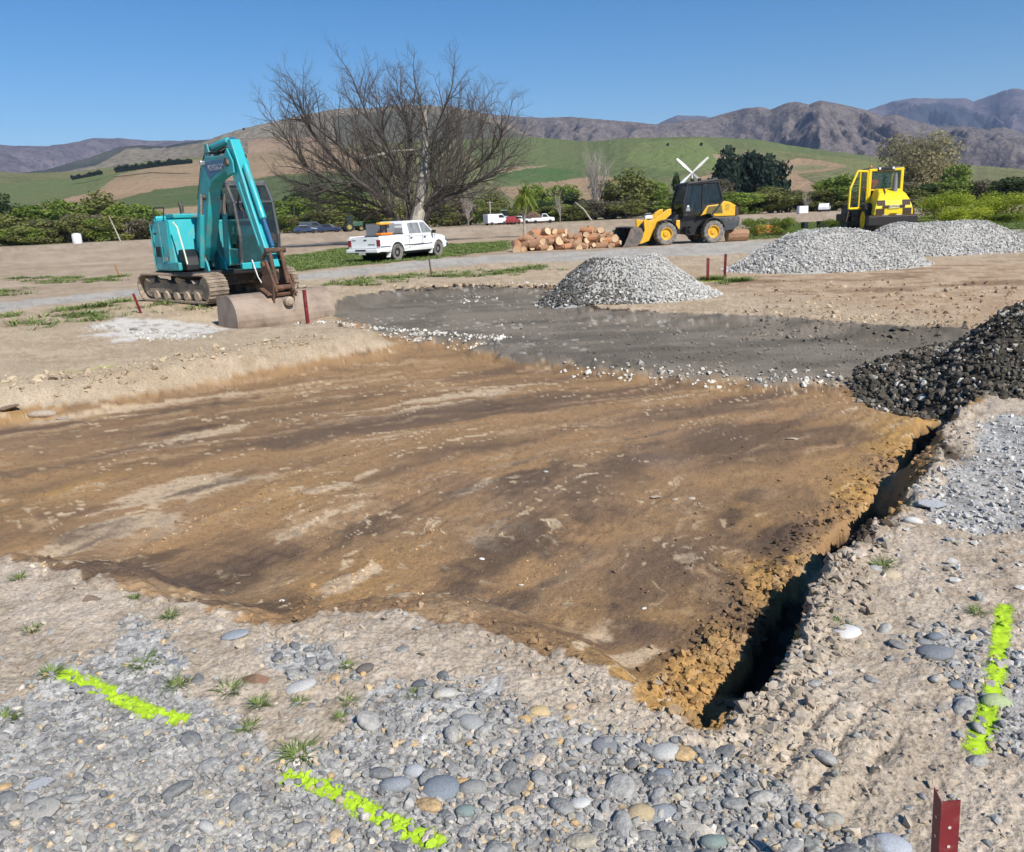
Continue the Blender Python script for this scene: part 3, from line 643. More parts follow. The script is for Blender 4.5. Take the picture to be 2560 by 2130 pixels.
gravel_bits(2500, (200, 770, 560, 860), lambda x, y: (sdf(CHALK, x, y) < .2)*.4*sstep(-.2, .3, fbm(x*1.5, y*1.5, 3, 5)), .01, .045, 'gravel', ANG, M_WHITE)
# --- soil clods, coloured like the soil they lie on
def clods(n, box, fn, smin, smax, dark=1.):
    x, y = in_view_px(n, box); x, y = x.ravel(), y.ravel(); m = RNG.random(n) < fn(x, y); x, y = x[m], y[m]
    z, o = hgt(x, y, True); c = ground_colour(x, y, z, o)*RNG.uniform(.75, 1.2, (len(x), 1))*dark
    s = smin*(smax/smin)**RNG.random(len(x))**2.5
    return tag(scatter('soil_clods', ANG, np.stack([x, y, z], 1), s, M_CLOD, soil=c, parent=ground, sink=.3), kind='stuff')
def edge(x, y): return np.exp(-((sdf(CUT, x, y)+.03)/.16)**2)
clods(9000, (-60, 1150, 2620, 2180), lambda x, y: .12*(sdf(CUT, x, y) > 0)+.75*edge(x, y)*(y < 5.2)+.35*inpoly(CLAW, x, y), .006, .026)
clods(16000, (1600, 1020, 2450, 1900), lambda x, y: np.exp(-((pdist(TRENCH, x, y)-.17)/.13)**2)*.9*(pdist(TRENCH, x, y) > .09), .008, .036, .9)
clods(5000, (-60, 840, 900, 1020), lambda x, y: .7*np.exp(-((sdf(CUT, x, y)-.05)/.35)**2), .02, .075)
clods(9000, (-60, 840, 2300, 1700), lambda x, y: .6*(sdf(CUT, x, y) < -.3)*sstep(-.1, .4, fbm(x*.9, y*.9, 4, 66)), .004, .02)
clods(5000, (-60, 860, 2250, 1750), lambda x, y: .6*(sdf(CUT, x, y) < -.2)*(sdf(DARK, x, y) > 0)*sstep(0, .4, fbm(x*1.3, y*1.3, 4, 68)), .004, .012, 1.7)
clods(5000, (250, 1050, 1150, 1530), lambda x, y: .9*np.exp(-(np.minimum(pdist(RIDGE[0], x, y), pdist(RIDGE[1], x, y))/.07)**2), .005, .02, 1.35)
clods(9000, (800, 720, 2350, 950), lambda x, y: .5*(sdf(DARK, x, y) < 0), .010, .035, 1.25)
clods(3500, (980, 680, 1480, 760), lambda x, y: .8*np.exp(-((sdf(CUT, x, y)-.1)/.4)**2), .03, .10)
clods(2500, (1850, 700, 2560, 830), lambda x, y: .25+0*x, .02, .07)
# --- single stones that stand out
def hero(px, py, wpx, col, label, proto=None, flat=1., z=None, ang=False, rz=None, cat='stone', nm='stone', asp=1.):
    g = G(px, py, 0 if z is None else z); d = math.dist((0, 0, CH), (g[0], g[1], 0)); s = wpx/FPX*d/1.75
    m = simple('stone_colour', col, .8, var=.22, scale=9, spec=.3, bmp=.25)
    p = (ANG if ang else PEB)[(px+py) % 9 if proto is None else proto]; me = mesh_of(nm, p, m, not ang)
    o = bpy.data.objects.new(nm, me); COL.objects.link(o); o.location = (g[0], g[1], H1(*g)+s*.08*flat); o.scale = (s*.93, s*.93*asp, s*flat*.78); o.rotation_euler = (RNG.normal(0, .12), RNG.normal(0, .12), RNG.uniform(-.4, .4) if rz is None else rz)
    return tag(o, label, cat, 'single stones that stand out')
GB, GRY, LGT, WHT, OCH, BRN, GN = (.17, .19, .21), (.25, .25, .245), (.42, .41, .385), (.66, .64, .6), (.50, .33, .15), (.21, .125, .08), (.20, .245, .225)
for a in [(2115, 1582, 58, WHT, 'long flat white stone on tan dirt right of the trench', 1, .7, None, False, .35), (2283, 1308, 42, (.6, .58, .53), 'white oval stone at the edge of pale grey gravel right of trench'),
    (2205, 1278, 30, GRY, 'grey rounded stone in rubble where the trench narrows'), (2330, 1265, 70, (.36, .37, .38), 'large pale blue-grey rock on gravel right of the trench', None, .8, None, True),
    (2335, 1630, 72, (.2, .21, .22), 'big dark grey stone left of the broken lime line', 4), (2312, 1602, 32, GRY, 'smaller grey stone touching the big dark grey stone'), (2338, 1592, 32, GB, 'blue-grey stone above the big dark grey stone'), (2385, 1655, 26, LGT, 'pale upright stone right of the big dark grey stone'),
    (2490, 1752, 58, (.36, .42, .22), 'pale stone half covered by lime paint', 2), (2410, 1748, 44, LGT, 'pale stone left of the lime painted stone'), (2392, 1708, 34, GB, 'bluish stone in dirt left of the lime line'),
    (632, 1708, 92, BRN, 'broken reddish brown rock in foreground dirt', None, .6, None, True), (750, 1726, 62, (.43, .42, .4), 'round flat pale stone below the broken brown rock', 3, .6), (590, 1592, 66, (.29, .31, .33), 'flat blue-grey slab on the near rim of the pit', 0, .5),
    (445, 1664, 40, GB, 'blue-grey pebble left of the broken brown rock', 2, .7), (1050, 1712, 36, (.11, .12, .13), 'dark grey oval stone at top of the pebble bank', 5), (915, 1682, 40, (.14, .12, .105), 'dark brown stone beside a weed near the pit rim'), (235, 1498, 44, (.22, .16, .115), 'brown clod rock on the dirt at left near the rim', None, .8, None, True),
    (1155, 1962, 34, OCH, 'ochre pebble wedged between two grey stones'), (1312, 1802, 34, OCH, 'upright ochre pebble in the pebble bank'), (1352, 1785, 50, (.5, .37, .2), 'larger ochre stone in the pebble bank'), (1430, 1770, 32, (.47, .34, .22), 'brownish orange pebble at right of the ochre stones'), (1178, 1862, 26, OCH, 'small ochre chip on grey gravel'), (1600, 2038, 64, (.42, .33, .2), 'long tan brown stone at bottom centre right'),
    (1104, 1978, 78, (.20, .225, .25), 'large smooth blue-grey stone at bottom centre', 1), (986, 1970, 62, (.25, .265, .28), 'round grey stone left of the large blue-grey stone', 3), (1186, 1980, 66, (.26, .255, .24), 'brownish grey stone right of the ochre pebble', 6), (1166, 2036, 54, GN, 'greenish stone below the large blue-grey stone'), (1450, 2018, 46, (.52, .51, .48), 'pale rounded stone at bottom centre', 4),
    (1036, 1930, 50, (.40, .405, .41), 'light grey oval stone above the round grey stone', 2), (1318, 1902, 46, (.19, .195, .2), 'dark flat oval stone in the pebble bank', 7), (1520, 1868, 72, (.215, .22, .225), 'long dark slab in the pebble bank', 8, .7), (1664, 1884, 62, (.47, .46, .42), 'pale broad stone near the trench corner', 1), (1470, 1850, 50, LGT, 'pale stone left of the long dark slab'), (1180, 1812, 74, (.31, .31, .3), 'wide grey stone on the shoulder of the pebble bank', 0),
    (1115, 1734, 52, (.46, .44, .39), 'pale cream stone on the crest of the pebble bank'), (1660, 1945, 50, (.2, .215, .24), 'blue-grey stone below the trench corner', 6), (1745, 2080, 80, (.45, .41, .35), 'cream angular stone beside the stake shadow', None, .9, None, True), (1790, 2110, 62, GN, 'green-grey stone below the cream angular stone'), (2230, 2112, 70, (.38, .40, .43), 'pale blue stone at bottom edge left of red stake'), (1318, 2108, 26, WHT, 'small white pebble at bottom centre'),
    (1655, 2040, 64, (.27, .28, .29), 'grey stone with flat top at bottom right of centre'), (520, 2075, 40, LGT, 'pale pebble in fine gravel at lower left'), (100, 2030, 74, (.34, .325, .29), 'buff stone half sunk in gravel at lower left', 4, .5), (100, 1965, 56, (.33, .34, .36), 'slanted grey slate in gravel at lower left', None, .5, None, True),
    (2190, 1423, 30, LGT, 'pale stone beside a grass tuft right of the trench'), (2225, 1440, 44, (.45, .37, .26), 'tan stone below the grass tuft right of trench')]:
    hero(*a)
for a in [(1640, 1244, 30, (.47, .39, .3), 'pale lump on the clay right of centre', None, .8, ZP, True), (1690, 1247, 30, (.45, .37, .28), 'flat pale clod beside the lump on the clay', None, .5, ZP, True), (1732, 1245, 22, (.42, .36, .28), 'small pale clod at right end of three on the clay', None, .6, ZP, True), (1982, 1097, 32, (.44, .38, .3), 'pale rock lying alone on the far right clay', None, .8, ZP, True),
    (1666, 1786, 26, (.55, .55, .53), 'white and grey pebble in the pit corner', None, 1, ZP), (1644, 1714, 38, (.36, .31, .24), 'grey brown rock in the pit corner', None, .9, ZP, True), (1205, 1396, 16, WHT, 'white chip on the middle of the clay', None, .6, ZP), (705, 1500, 16, WHT, 'white chip on dark clay near the near rim', None, .5, ZP), (1303, 1460, 14, WHT, 'tiny white flake on clay at centre', None, .5, ZP), (1610, 1520, 14, WHT, 'tiny white flake on clay near the dark spots', None, .5, ZP),
    (1365, 1182, 14, LGT, 'small pale stone on clay behind centre', None, .8, ZP), (1820, 1778, 46, (.17, .125, .09), 'dark brown broken rock in the trench near its corner', None, 1., -.3, True), (1845, 1732, 60, (.13, .10, .08), 'largest brown rock blocking the trench', None, 1., -.25, True), (1880, 1690, 40, (.30, .26, .2), 'pale rock at the back of the trench blockage', None, 1., -.2, True), (1800, 1740, 40, (.2, .15, .1), 'brown rock on the clay side of the trench blockage', None, 1., -.28, True)]:
    hero(*a)
for a in [(18, 985, 46, (.22, .15, .10), 'dark broken clod at left end of the far rim', None, .9, None, True), (92, 982, 52, (.38, .31, .24), 'tan boulder on the far left rim of the pit', None, .7, None, False), (145, 984, 32, (.36, .3, .23), 'flat tan rock right of the tan boulder on the rim', None, .5, None, True), (335, 826, 20, (.2, .19, .18), 'dark stone beside the chalky patch left of excavator', None, .8)]:
    hero(*a)
# --- heaps of gravel
def heap(name, label, cx, cy, rx, ry, h, rz, mat_core, mats, nst, smin, smax, ridge=.0, seed=0, protos=ANG, rnd=None, big=None):
    t = thing(name, label, 'gravel pile', (cx, cy, 0))
    def hz(u, v):
        q = np.hypot(np.sign(u)*np.maximum(np.abs(u)-ridge, 0)/(1-ridge), v); a = np.arctan2(v, u)
        q = q*(1+.10*fbm(np.cos(a)*2+seed, np.sin(a)*2+seed, 3, seed))
        b = np.where(q < 1, (1-q), 0); b = np.where(b > .78, .78+(b-.78)*.35, b)/.86
        return h*b*(1+.10*fbm(u*2.5+seed, v*2.5, 4, seed+1))+h*.035*fbm(u*9, v*9, 3, seed+2)
    c, s = math.cos(rz), math.sin(rz)
    nr, na = 34, 72; R, A = np.meshgrid(np.linspace(0, 1.12, nr), np.linspace(0, 2*np.pi, na, endpoint=False), indexing='ij')
    u = R*np.cos(A); v = R*np.sin(A); z = hz(u, v); lx = (u*rx*c-v*ry*s).ravel(); ly = (u*rx*s+v*ry*c).ravel()
    gz = hgt(lx+cx, ly+cy)-.02
    i = np.arange(nr-1)[:, None]*na; j = np.arange(na)[None]; F = np.stack([i+j, i+na+j, i+na+(j+1) % na, i+(j+1) % na], -1).reshape(-1, 4)
    rn = .25+.15*fbm(lx*3, ly*3, 3, 7)
    fastmesh('heap_core', np.stack([lx, ly, z.ravel()+gz], 1), F, mat_core, t, True, None, {'rnd': ('FLOAT', rn)})
    q = np.sqrt(RNG.random(nst))*1.06; a = RNG.uniform(0, 6.283, nst); u = q*np.cos(a); v = q*np.sin(a)
    lx = u*rx*c-v*ry*s; ly = u*rx*s+v*ry*c; z = hz(u, v)+hgt(lx+cx, ly+cy)
    size = smin*(smax/smin)**(RNG.random(nst)**1.6)*(1+.5*sstep(.55, 1, q))
    rn = RNG.random(nst) if rnd is None else rnd(u, v, lx, ly)
    tag(scatter('gravel', protos, np.stack([lx, ly, z], 1), size, mats, sink=.5, rnd=rn, parent=t, tilt=.7), kind='stuff')
    if big:
        k, s0, s1, me, keep = big; c2 = 0
        while c2 < k:
            q = math.sqrt(RNG.random()); a = RNG.uniform(0, 6.283); u, v = q*math.cos(a), q*math.sin(a); X, Y = u*rx*c-v*ry*s, u*rx*s+v*ry*c
            if not keep(X, Y): continue
            o = bpy.data.objects.new('stone', me[c2 % len(me)]); COL.objects.link(o); o.parent = t; sc = s0*(s1/s0)**(RNG.random()**2)
            o.location = (X, Y, float(hz(np.array([u]), np.array([v]))[0])+H1(X+cx, Y+cy)+sc*.25); o.scale = (sc, sc*.9, sc); o.rotation_euler = RNG.uniform(0, 6.28, 3); c2 += 1
    return t
p1 = (G(1350, 756, ZD)+G(1802, 772, ZD))/2
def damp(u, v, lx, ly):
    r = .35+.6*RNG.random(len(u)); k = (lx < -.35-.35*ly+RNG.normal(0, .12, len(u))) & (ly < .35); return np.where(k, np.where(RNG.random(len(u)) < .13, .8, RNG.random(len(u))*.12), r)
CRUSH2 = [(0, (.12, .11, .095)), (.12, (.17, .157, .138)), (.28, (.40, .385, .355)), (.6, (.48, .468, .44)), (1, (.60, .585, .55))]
M_CR2 = stone_material('crushed_rock_damp', False, CRUSH2)
M_CORE = stone_material('heap_fines', False, [(0, (.36, .35, .33)), (1, (.5, .487, .46))], 14)
heap('gravel_pile', 'small pale gravel pile with damp dark left flank on the basecourse', p1[0]+.1, p1[1]+.45, 1.75, 1.35, .80, -.18, M_CORE, M_CR2, 10000, .010, .036, .22, 3, rnd=damp)
g = G(2050, 672); heap('gravel_pile', 'large pale gravel pile beside the two red stakes', g[0]+.35, g[1]+.55, 2.6, 1.9, .98, .12, M_CORE, M_CRUSH, 11000, .013, .047, .25, 9)
g = G(2350, 628); heap('gravel_pile', 'long pale gravel pile behind, nearest the yellow roller', g[0]-.3, g[1]-.2, 3.35, 1.9, .95, .1, M_CORE, M_CRUSH, 11000, .013, .047, .35, 17)
M_DCORE = stone_material('dark_fines', False, [(0, (.045, .039, .03)), (1, (.10, .088, .07))], 14)
DM = [mesh_of('stone', p, M_DARKO, False) for p in ANG]
heap('gravel_pile', 'dark wet stony spoil heap at right edge of the pit', 5.38, 7.80, 1.85, 1.45, .60, .25, M_DCORE, M_DARKR, 12000, .006, .042, .2, 23, protos=ANG+PEBS, rnd=lambda u, v, lx, ly: RNG.random(len(u))**1.6, big=(170, .02, .06, DM, lambda X, Y: Y < .5 and X < .6))
# --- firewood rounds
M_BARK = simple('log_bark', (.33, .19, .11), .9, var=.45, scale=9, bmp=.8); M_CUT = simple('cut_wood', (.60, .43, .26), .85, var=.3, scale=7)
M_BARK2 = simple('orange_bark', (.42, .20, .10), .9, var=.4, scale=9, bmp=.8)
def log_mesh(seed, bark):
    r = np.random.default_rng(seed); b = MB(); n = 11; rad = 1+.13*r.normal(size=n); rad = (rad+np.roll(rad, 1))/2; hl = r.uniform(.9, 1.5)
    V = []
    for x_, k in ((-hl, .97), (-hl*.3, 1.04), (hl*.4, 1.), (hl, .96)):
        V += [(x_+r.normal(0, .03), k*rad[i]*math.cos(6.283*i/n), k*rad[i]*math.sin(6.283*i/n)) for i in range(n)]
    b.add(V, [(q*n+i, q*n+(i+1) % n, (q+1)*n+(i+1) % n, (q+1)*n+i) for q in range(3) for i in range(n)]); b.cm = 1
    b.add([V[i] for i in range(n)]+[(-hl+.02, 0, 0)], [(i, (i+1) % n, n) for i in range(n)]); b.add([V[3*n+i] for i in range(n)]+[(hl-.02, 0, 0)], [((i+1) % n, i, n) for i in range(n)])
    o = b.build('log', [bark, M_CUT]); me = o.data; bpy.data.objects.remove(o); return me
LOGM = [log_mesh(k, M_BARK if k % 3 else M_BARK2) for k in range(9)]
la, lb = G(1292, 630), G(1550, 618); lax = (lb-la)/np.linalg.norm(lb-la); lpe = np.array([-lax[1], lax[0]]); LL = np.linalg.norm(lb-la)
def log_profile(t): return 1.12*math.sin(math.pi*min(1, max(0, .06+t*.9)))**.55*(.82+.18*math.sin(t*9))
nlog = 0
for row in range(3):
    for lev in range(7):
        t = RNG.uniform(0, .04)
        while t < 1:
            rr = RNG.uniform(.11, .20); z = .13+lev*.22+RNG.normal(0, .03)
            if z < log_profile(t)*(1-.1*row)+.02 and not (row == 2 and lev < 3):
                p = la+lax*t*LL+lpe*(.15+row*.42+lev*.11+RNG.normal(0, .06)); o = bpy.data.objects.new('firewood_log', LOGM[RNG.integers(0, 9)]); COL.objects.link(o)
                o.location = (p[0], p[1], H1(*p)+z); o.scale = (rr*RNG.uniform(.9, 1.5), rr, rr*RNG.uniform(.85, 1)); face = RNG.random() < .5
                o.rotation_euler = (RNG.uniform(0, 6.28), RNG.normal(0, .3), (1.57 if face else 0)+RNG.normal(0, .45))
                tag(o, 'sawn firewood round heaped in the pile left of the loader', 'log', 'firewood rounds in the heap'); nlog += 1
            t += rr*2.15/LL
g = G(1846, 603); o = bpy.data.objects.new('tree_log', LOGM[1]); COL.objects.link(o); o.location = (g[0], g[1]+.3, .28); o.scale = (.42, .3, .3); o.rotation_euler = (0, 0, .12)
tag(o, 'thick sawn log lying behind the rear of the loader', 'log')
# --- marker stakes
M_RED = simple('red_stake', (.17, .012, .016), .55, var=.25, scale=14, dirt=(.2, .12, .09), dirt_amt=.25)
M_DKW = simple('weathered_stake', (.12, .095, .07), .9, var=.3, scale=12)
def stake(px0, py0, px1, py1, w, label, mat=None, nm='marker_stake', sunk=.12):
    g = G(px0, py0); D = math.hypot(*g); z0 = H1(*g); zt = zat(px0, py1, D); hh = zt-z0; lean = (px1-px0)/FPX*D
    b = MB(); m = w/2
    b.prism([(-m, -m), (m, -m), (m, -m+w*.28), (-m+w*.28, -m+w*.28), (-m+w*.28, m), (-m, m)], -sunk, hh, 'Z')
    for k in range(4): b.box((0, -m-.002, hh*(.25+.18*k)), (w*.22, .004, w*.22))
    o = b.build(nm, mat or M_RED, bevel=w*.05); o.location = (g[0], g[1], z0); o.rotation_euler = (0, math.atan2(lean, hh), RNG.uniform(-.6, .9))
    return tag(o, label, 'stake', 'setting-out stakes')
stake(355, 790, 343, 731, .05, 'leaning red stake left of the excavator tracks'); stake(769, 802, 768, 724, .05, 'upright red stake in front of the excavator bucket')
stake(1769, 702, 1769, 645, .06, 'left red stake of the pair by the gravel piles'); stake(1812, 693, 1813, 635, .06, 'right red stake of the pair by the gravel piles')
stake(1080, 692, 1076, 647, .05, 'thin dark stake in the verge near the white pickup', M_DKW); stake(298, 690, 293, 661, .05, 'short brown peg in the verge left of the excavator', simple('brown_peg', (.3, .15, .06), .8))
# nearest one: folded steel angle with punched holes
b = MB(); hh = .44; t_ = thing('marker_stake', 'dark red steel angle stake with punched holes at lower right', 'stake', (.868, 1.372, H1(.868, 1.372)), math.radians(28), 'setting-out stakes')
O3 = [(-.022, .017), (0, -.012), (.029, .014), (.029, .018), (0, -.008), (-.022, .021)]
b.add([(x_, y_, -.2) for x_, y_ in O3]+[(x_, y_, hh+(.006, -.002, 0, 0, -.002, .006)[k]) for k, (x_, y_) in enumerate(O3)],
      [(0, 1, 7, 6), (1, 2, 8, 7), (2, 3, 9, 8), (3, 4, 10, 9), (4, 5, 11, 10), (5, 0, 6, 11), (6, 7, 10, 11), (7, 8, 9, 10), (0, 5, 4, 1), (1, 4, 3, 2)]); b.build('angle_post', M_RED, t_)
M_HOLE = simple('hole_edge', (.55, .45, .4), .6)
for k in range(7):
    for sx in (-1, 1):
        hb = MB(); hb.lathe([(.0035, -.0012), (.0035, .0008)], axis='Y', n=10); ho = hb.build('punched_hole', M_HOLE, t_); ho.location = (-.011, .0025, hh-.05-k*.045) if sx < 0 else (.0145, .001, hh-.062-k*.045); ho.rotation_euler = (0, 0, math.atan2(-.034, .027) if sx < 0 else math.atan2(.030, .034))
t_.rotation_euler = (math.radians(-2), math.radians(-3), math.radians(-42))
# --- weeds and grass
M_GRASS = simple('grass_blade', (.15, .20, .055), .7, var=.5, scale=3, spec=.2)
def blades(n, R, hmin, hmax, w, lean=.5):
    a = RNG.uniform(0, 6.283, n); q = np.sqrt(RNG.random(n))*R*.5; bx, by = q*np.cos(a), q*np.sin(a); h = RNG.uniform(hmin, hmax, n); da = a+RNG.normal(0, .6, n); le = RNG.uniform(.2, 1, n)*lean*R*1.4
    V = []; px, py = -np.sin(da)*w, np.cos(da)*w
    for f, g_, s in ((0, 0, 1), (0, 0, -1), (.45, .65, .8), (.45, .65, -.8), (1, 1, 0)):
        V.append(np.stack([bx+np.cos(da)*le*f+px*s, by+np.sin(da)*le*f+py*s, h*g_], 1))
    V = np.stack(V, 1); F = np.array([[0, 1, 3], [0, 3, 2], [2, 3, 4]])[None]+(np.arange(n)*5)[:, None, None]
    return V.reshape(-1, 3), F.reshape(-1, 3)
WLAB = ['weed tuft on the near pit rim at the left edge', 'weed tuft on bare dirt at left, above the left lime line', 'weed tuft touching the left end of the left lime line', 'sprawling weed above the middle of the left lime line', 'weed tuft above the right end of the left lime line', 'weed tuft just left of the broken brown rock',
    'weed tuft below the broken brown rock', 'small weed between the brown rock and the second lime line', 'weed tuft below the round flat pale stone', 'weed tuft left of the dark brown stone near the rim', 'biggest weed tuft, at the upper end of the bottom lime line', 'weed tuft beside the dark grey oval stone', 'thin weed right of the round flat pale stone', 'faint weed on dirt above the pebble bank',
    'grass tuft between two stones right of the trench', 'weed sprig behind the long flat white stone', 'weed sprig left of the top of the broken lime line', 'weed tuft cut by the left edge, below the left lime line', 'weed sprig on the near rim left of the blue-grey slab', 'weed tuft on the rim above the flat blue-grey slab']
WD = [blades(70, RNG.uniform(.03, .045), .004, .026, .0013, 1.1) for k in range(7)]; WDM = [mesh_of('weed_tuft', p, M_GRASS, False) for p in WD]
for k, (px, py, s) in enumerate([(48, 1448, 1.3), (80, 1574, 1.3), (128, 1692, 1.5), (365, 1668, 1.7), (442, 1722, 1.4), (575, 1728, 1.5), (650, 1768, 1.3), (622, 1826, 1.1), (750, 1762, 1.), (870, 1672, .9), (748, 1898, 1.7), (1034, 1738, .9), (872, 1758, 1.), (850, 1802, .9), (2205, 1418, 1.7), (2105, 1566, 1.2), (2440, 1530, 1.2), (8, 1808, 1.5), (335, 1495, 1.), (425, 1545, 1.3)]):
    g = G(px, py); o = bpy.data.objects.new('weed_tuft', WDM[k % 7]); COL.objects.link(o); o.location = (g[0], g[1], H1(*g)); o.scale = (s, s, s*.8); o.rotation_euler = (0, 0, k*1.7)
    tag(o, WLAB[k], 'weed', 'foreground weeds')
xs, ys = [], []
for p, n_ in [(q, 14000) for q in GRASS]+[(q, 5000) for q in GRASSY]:
    a0, a1 = p.min(0), p.max(0); x = RNG.uniform(a0[0]-1, a1[0]+1, n_); y = RNG.uniform(a0[1]-1, a1[1]+1, n_); xs.append(x); ys.append(y)
x = np.concatenate(xs); y = np.concatenate(ys); z, o_ = hgt(x, y, True); k = RNG.random(len(x)) < o_['grass']*1.2; x, y, z = x[k], y[k], z[k]
V0, F0 = blades(9, .2, .025, .085, .009, .8); V = V0[None]*RNG.uniform(.6, 1.4, (len(x), 1, 1)); a = RNG.uniform(0, 6.28, len(x))
V = np.stack([V[..., 0]*np.cos(a)[:, None]-V[..., 1]*np.sin(a)[:, None]+x[:, None], V[..., 0]*np.sin(a)[:, None]+V[..., 1]*np.cos(a)[:, None]+y[:, None], V[..., 2]+z[:, None]], -1)
tag(fastmesh('grass', V.reshape(-1, 3), (F0[None]+(np.arange(len(x))*len(V0))[:, None, None]).reshape(-1, 3), M_GRASS), 'rough green grass on the verges along the gravel road', 'grass', kind='stuff')
# ================================================================== MACHINES
MUD = (.33, .26, .19)
M_TEAL = simple('teal_paint', (.022, .38, .41), .38, var=.10, scale=2.5, dirt=(.13, .30, .29), dirt_amt=.3, coat=.15)
M_TEALD = simple('dusty_teal_paint', (.02, .33, .35), .45, var=.15, scale=4, dirt=(.17, .23, .21), dirt_amt=.35)
M_NAVY = simple('navy_panel', (.035, .12, .25), .4, var=.15)
M_BLACK = simple('black_plastic', (.012, .012, .013), .55, var=.3); M_RUB = simple('rubber', (.02, .02, .02), .85, var=.3)
M_STEEL = simple('bright_rod', (.6, .6, .6), .2, 1.); M_DSTEEL = simple('dark_steel', (.05, .045, .042), .6, .4, dirt=MUD, dirt_amt=.35)
M_MUDST = simple('muddy_steel', (.10, .075, .055), .85, var=.3, scale=5, dirt=MUD, dirt_amt=.75, bmp=.4)
M_MUD = simple('dried_mud', (.38, .30, .22), .95, var=.25, scale=6, bmp=.8)
M_RUST = simple('rusty_steel', (.17, .085, .05), .8, .2, var=.4, scale=8, dirt=(.09, .06, .045), dirt_amt=.5)
M_BKT = simple('worn_bucket', (.27, .205, .155), .7, .2, var=.4, scale=2.5, dirt=(.40, .32, .25), dirt_amt=.45, bmp=.3)
M_YELO = simple('loader_yellow', (.72, .40, .02), .42, var=.1, dirt=(.45, .30, .10), dirt_amt=.2)
M_YELR = simple('roller_yellow', (.82, .60, .015), .38, var=.07, scale=2)
M_WHITEP = simple('white_paint', (.80, .80, .79), .3, var=.03, scale=2, coat=.4)
M_GREYD = simple('charcoal_paint', (.05, .055, .06), .5, var=.2, dirt=(.16, .14, .12), dirt_amt=.25)
M_TYRE = simple('dusty_tyre', (.10, .092, .083), .9, var=.3, scale=8, dirt=(.25, .22, .19), dirt_amt=.6)
M_LRED = simple('tail_lamp', (.22, .02, .03), .2, var=.2); M_CHR = simple('dull_silver', (.42, .42, .42), .35, .7); M_ORG = simple('orange_plastic', (.75, .22, .02), .5)
M_GREYB = simple('grey_box', (.20, .205, .215), .6, var=.1); M_SKIN = simple('skin', (.45, .28, .2), .6); M_HIVIS = simple('orange_hivis', (.85, .13, .03), .7, var=.15)
def glass_material(name, col, rough=.05, alpha=.55):
    m, n, b = newmat(name); b.inputs['Base Color'].default_value = (*col, 1); b.inputs['Roughness'].default_value = rough; b.inputs['Alpha'].default_value = alpha; b.inputs['Specular IOR Level'].default_value = .8
    tc = nd(n, 'TexCoord').outputs['Object']; n.links.new(rng(n, noise(n, 3, 4, .6, tc), .3, .75, alpha, min(1, alpha+.25)), b.inputs['Alpha']); return m
M_GLASS = glass_material('tinted_glass', (.03, .04, .045), .05, .28); M_GLASSD = glass_material('dark_glass', (.02, .027, .03), .05, .36)
M_GREENG = glass_material('green_glass', (.03, .08, .07), .06, .28)
def tube_o(name, pts, r, mat, parent, n=8, smooth=True): return MB().tube(pts, r, n).build(name, mat, parent, smooth)
def text(name, s, size, mat, parent, loc, rot, ext=.003):
    c = bpy.data.curves.new(name, 'FONT'); c.body = s; c.size = size; c.extrude = ext; c.align_x = 'CENTER'; c.align_y = 'CENTER'; c.materials.append(mat)
    t = bpy.data.objects.new(name+'_c', c); COL.objects.link(t); dg = bpy.context.evaluated_depsgraph_get(); me = bpy.data.meshes.new_from_object(t.evaluated_get(dg)); bpy.data.objects.remove(t)
    o = bpy.data.objects.new(name, me); COL.objects.link(o); o.parent = parent; o.location = loc; o.rotation_euler = rot; return o
def cyl(name, a, b, r, mat, parent, rod=.6, rm=None):
    """hydraulic ram: barrel and bright rod"""
    a = Vector(a); b = Vector(b); d = b-a; m = a+d*rod
    o = tube_o(name, [a, a+d*.02, m-d*.02, m], [r*.95, r, r, r*.9], mat, parent, 12); tube_o('piston_rod', [m, b], r*.5, rm or M_STEEL, o, 10); return o
def wheel(parent, c, R, w, rimR, rim_mat, tyre_mat, side=1, lugs=0, nm='wheel'):
    """tyre with tread, and a dished rim; axis along Y, outer face towards side"""
    b = MB(); h = w/2
    b.lathe([(rimR, -h*.8), (R*.82, -h), (R*.95, -h*.92), (R, -h*.7), (R*1.005, 0), (R, h*.7), (R*.95, h*.92), (R*.82, h), (rimR, h*.8)], axis='Y', n=36, close=False)
    for k in range(lugs):
        a = 6.283*k/lugs
        for sg in (-1, 1): b.box((R*1.0*math.cos(a+sg*.06), sg*h*.5, R*1.0*math.sin(a+sg*.06)), (R*.07, h*.85, R*.09), ry=-a, rz=0)
    t = b.build('tyre', tyre_mat, parent, True, loc=c); t.name = 'tyre'
    r_ = MB(); s = side
    r_.lathe([(rimR*1.02, -h*.75*s), (rimR*1.02, h*.80*s), (rimR*.93, h*.82*s), (rimR*.86, h*.42*s), (rimR*.5, h*.36*s), (rimR*.42, h*.6*s), (rimR*.15, h*.62*s), (.001, h*.62*s)], axis='Y', n=28, close=False)
    r_.build('rim', rim_mat, t, True)
    bo = MB()
    for k in range(6): a = 6.283*k/6; bo.lathe([(rimR*.05, 0), (rimR*.05, .02*s)], (rimR*.3*math.cos(a), h*.6*s, rimR*.3*math.sin(a)), 'Y', 6)
    bo.build('wheel_nuts', M_DSTEEL, t)
    return t
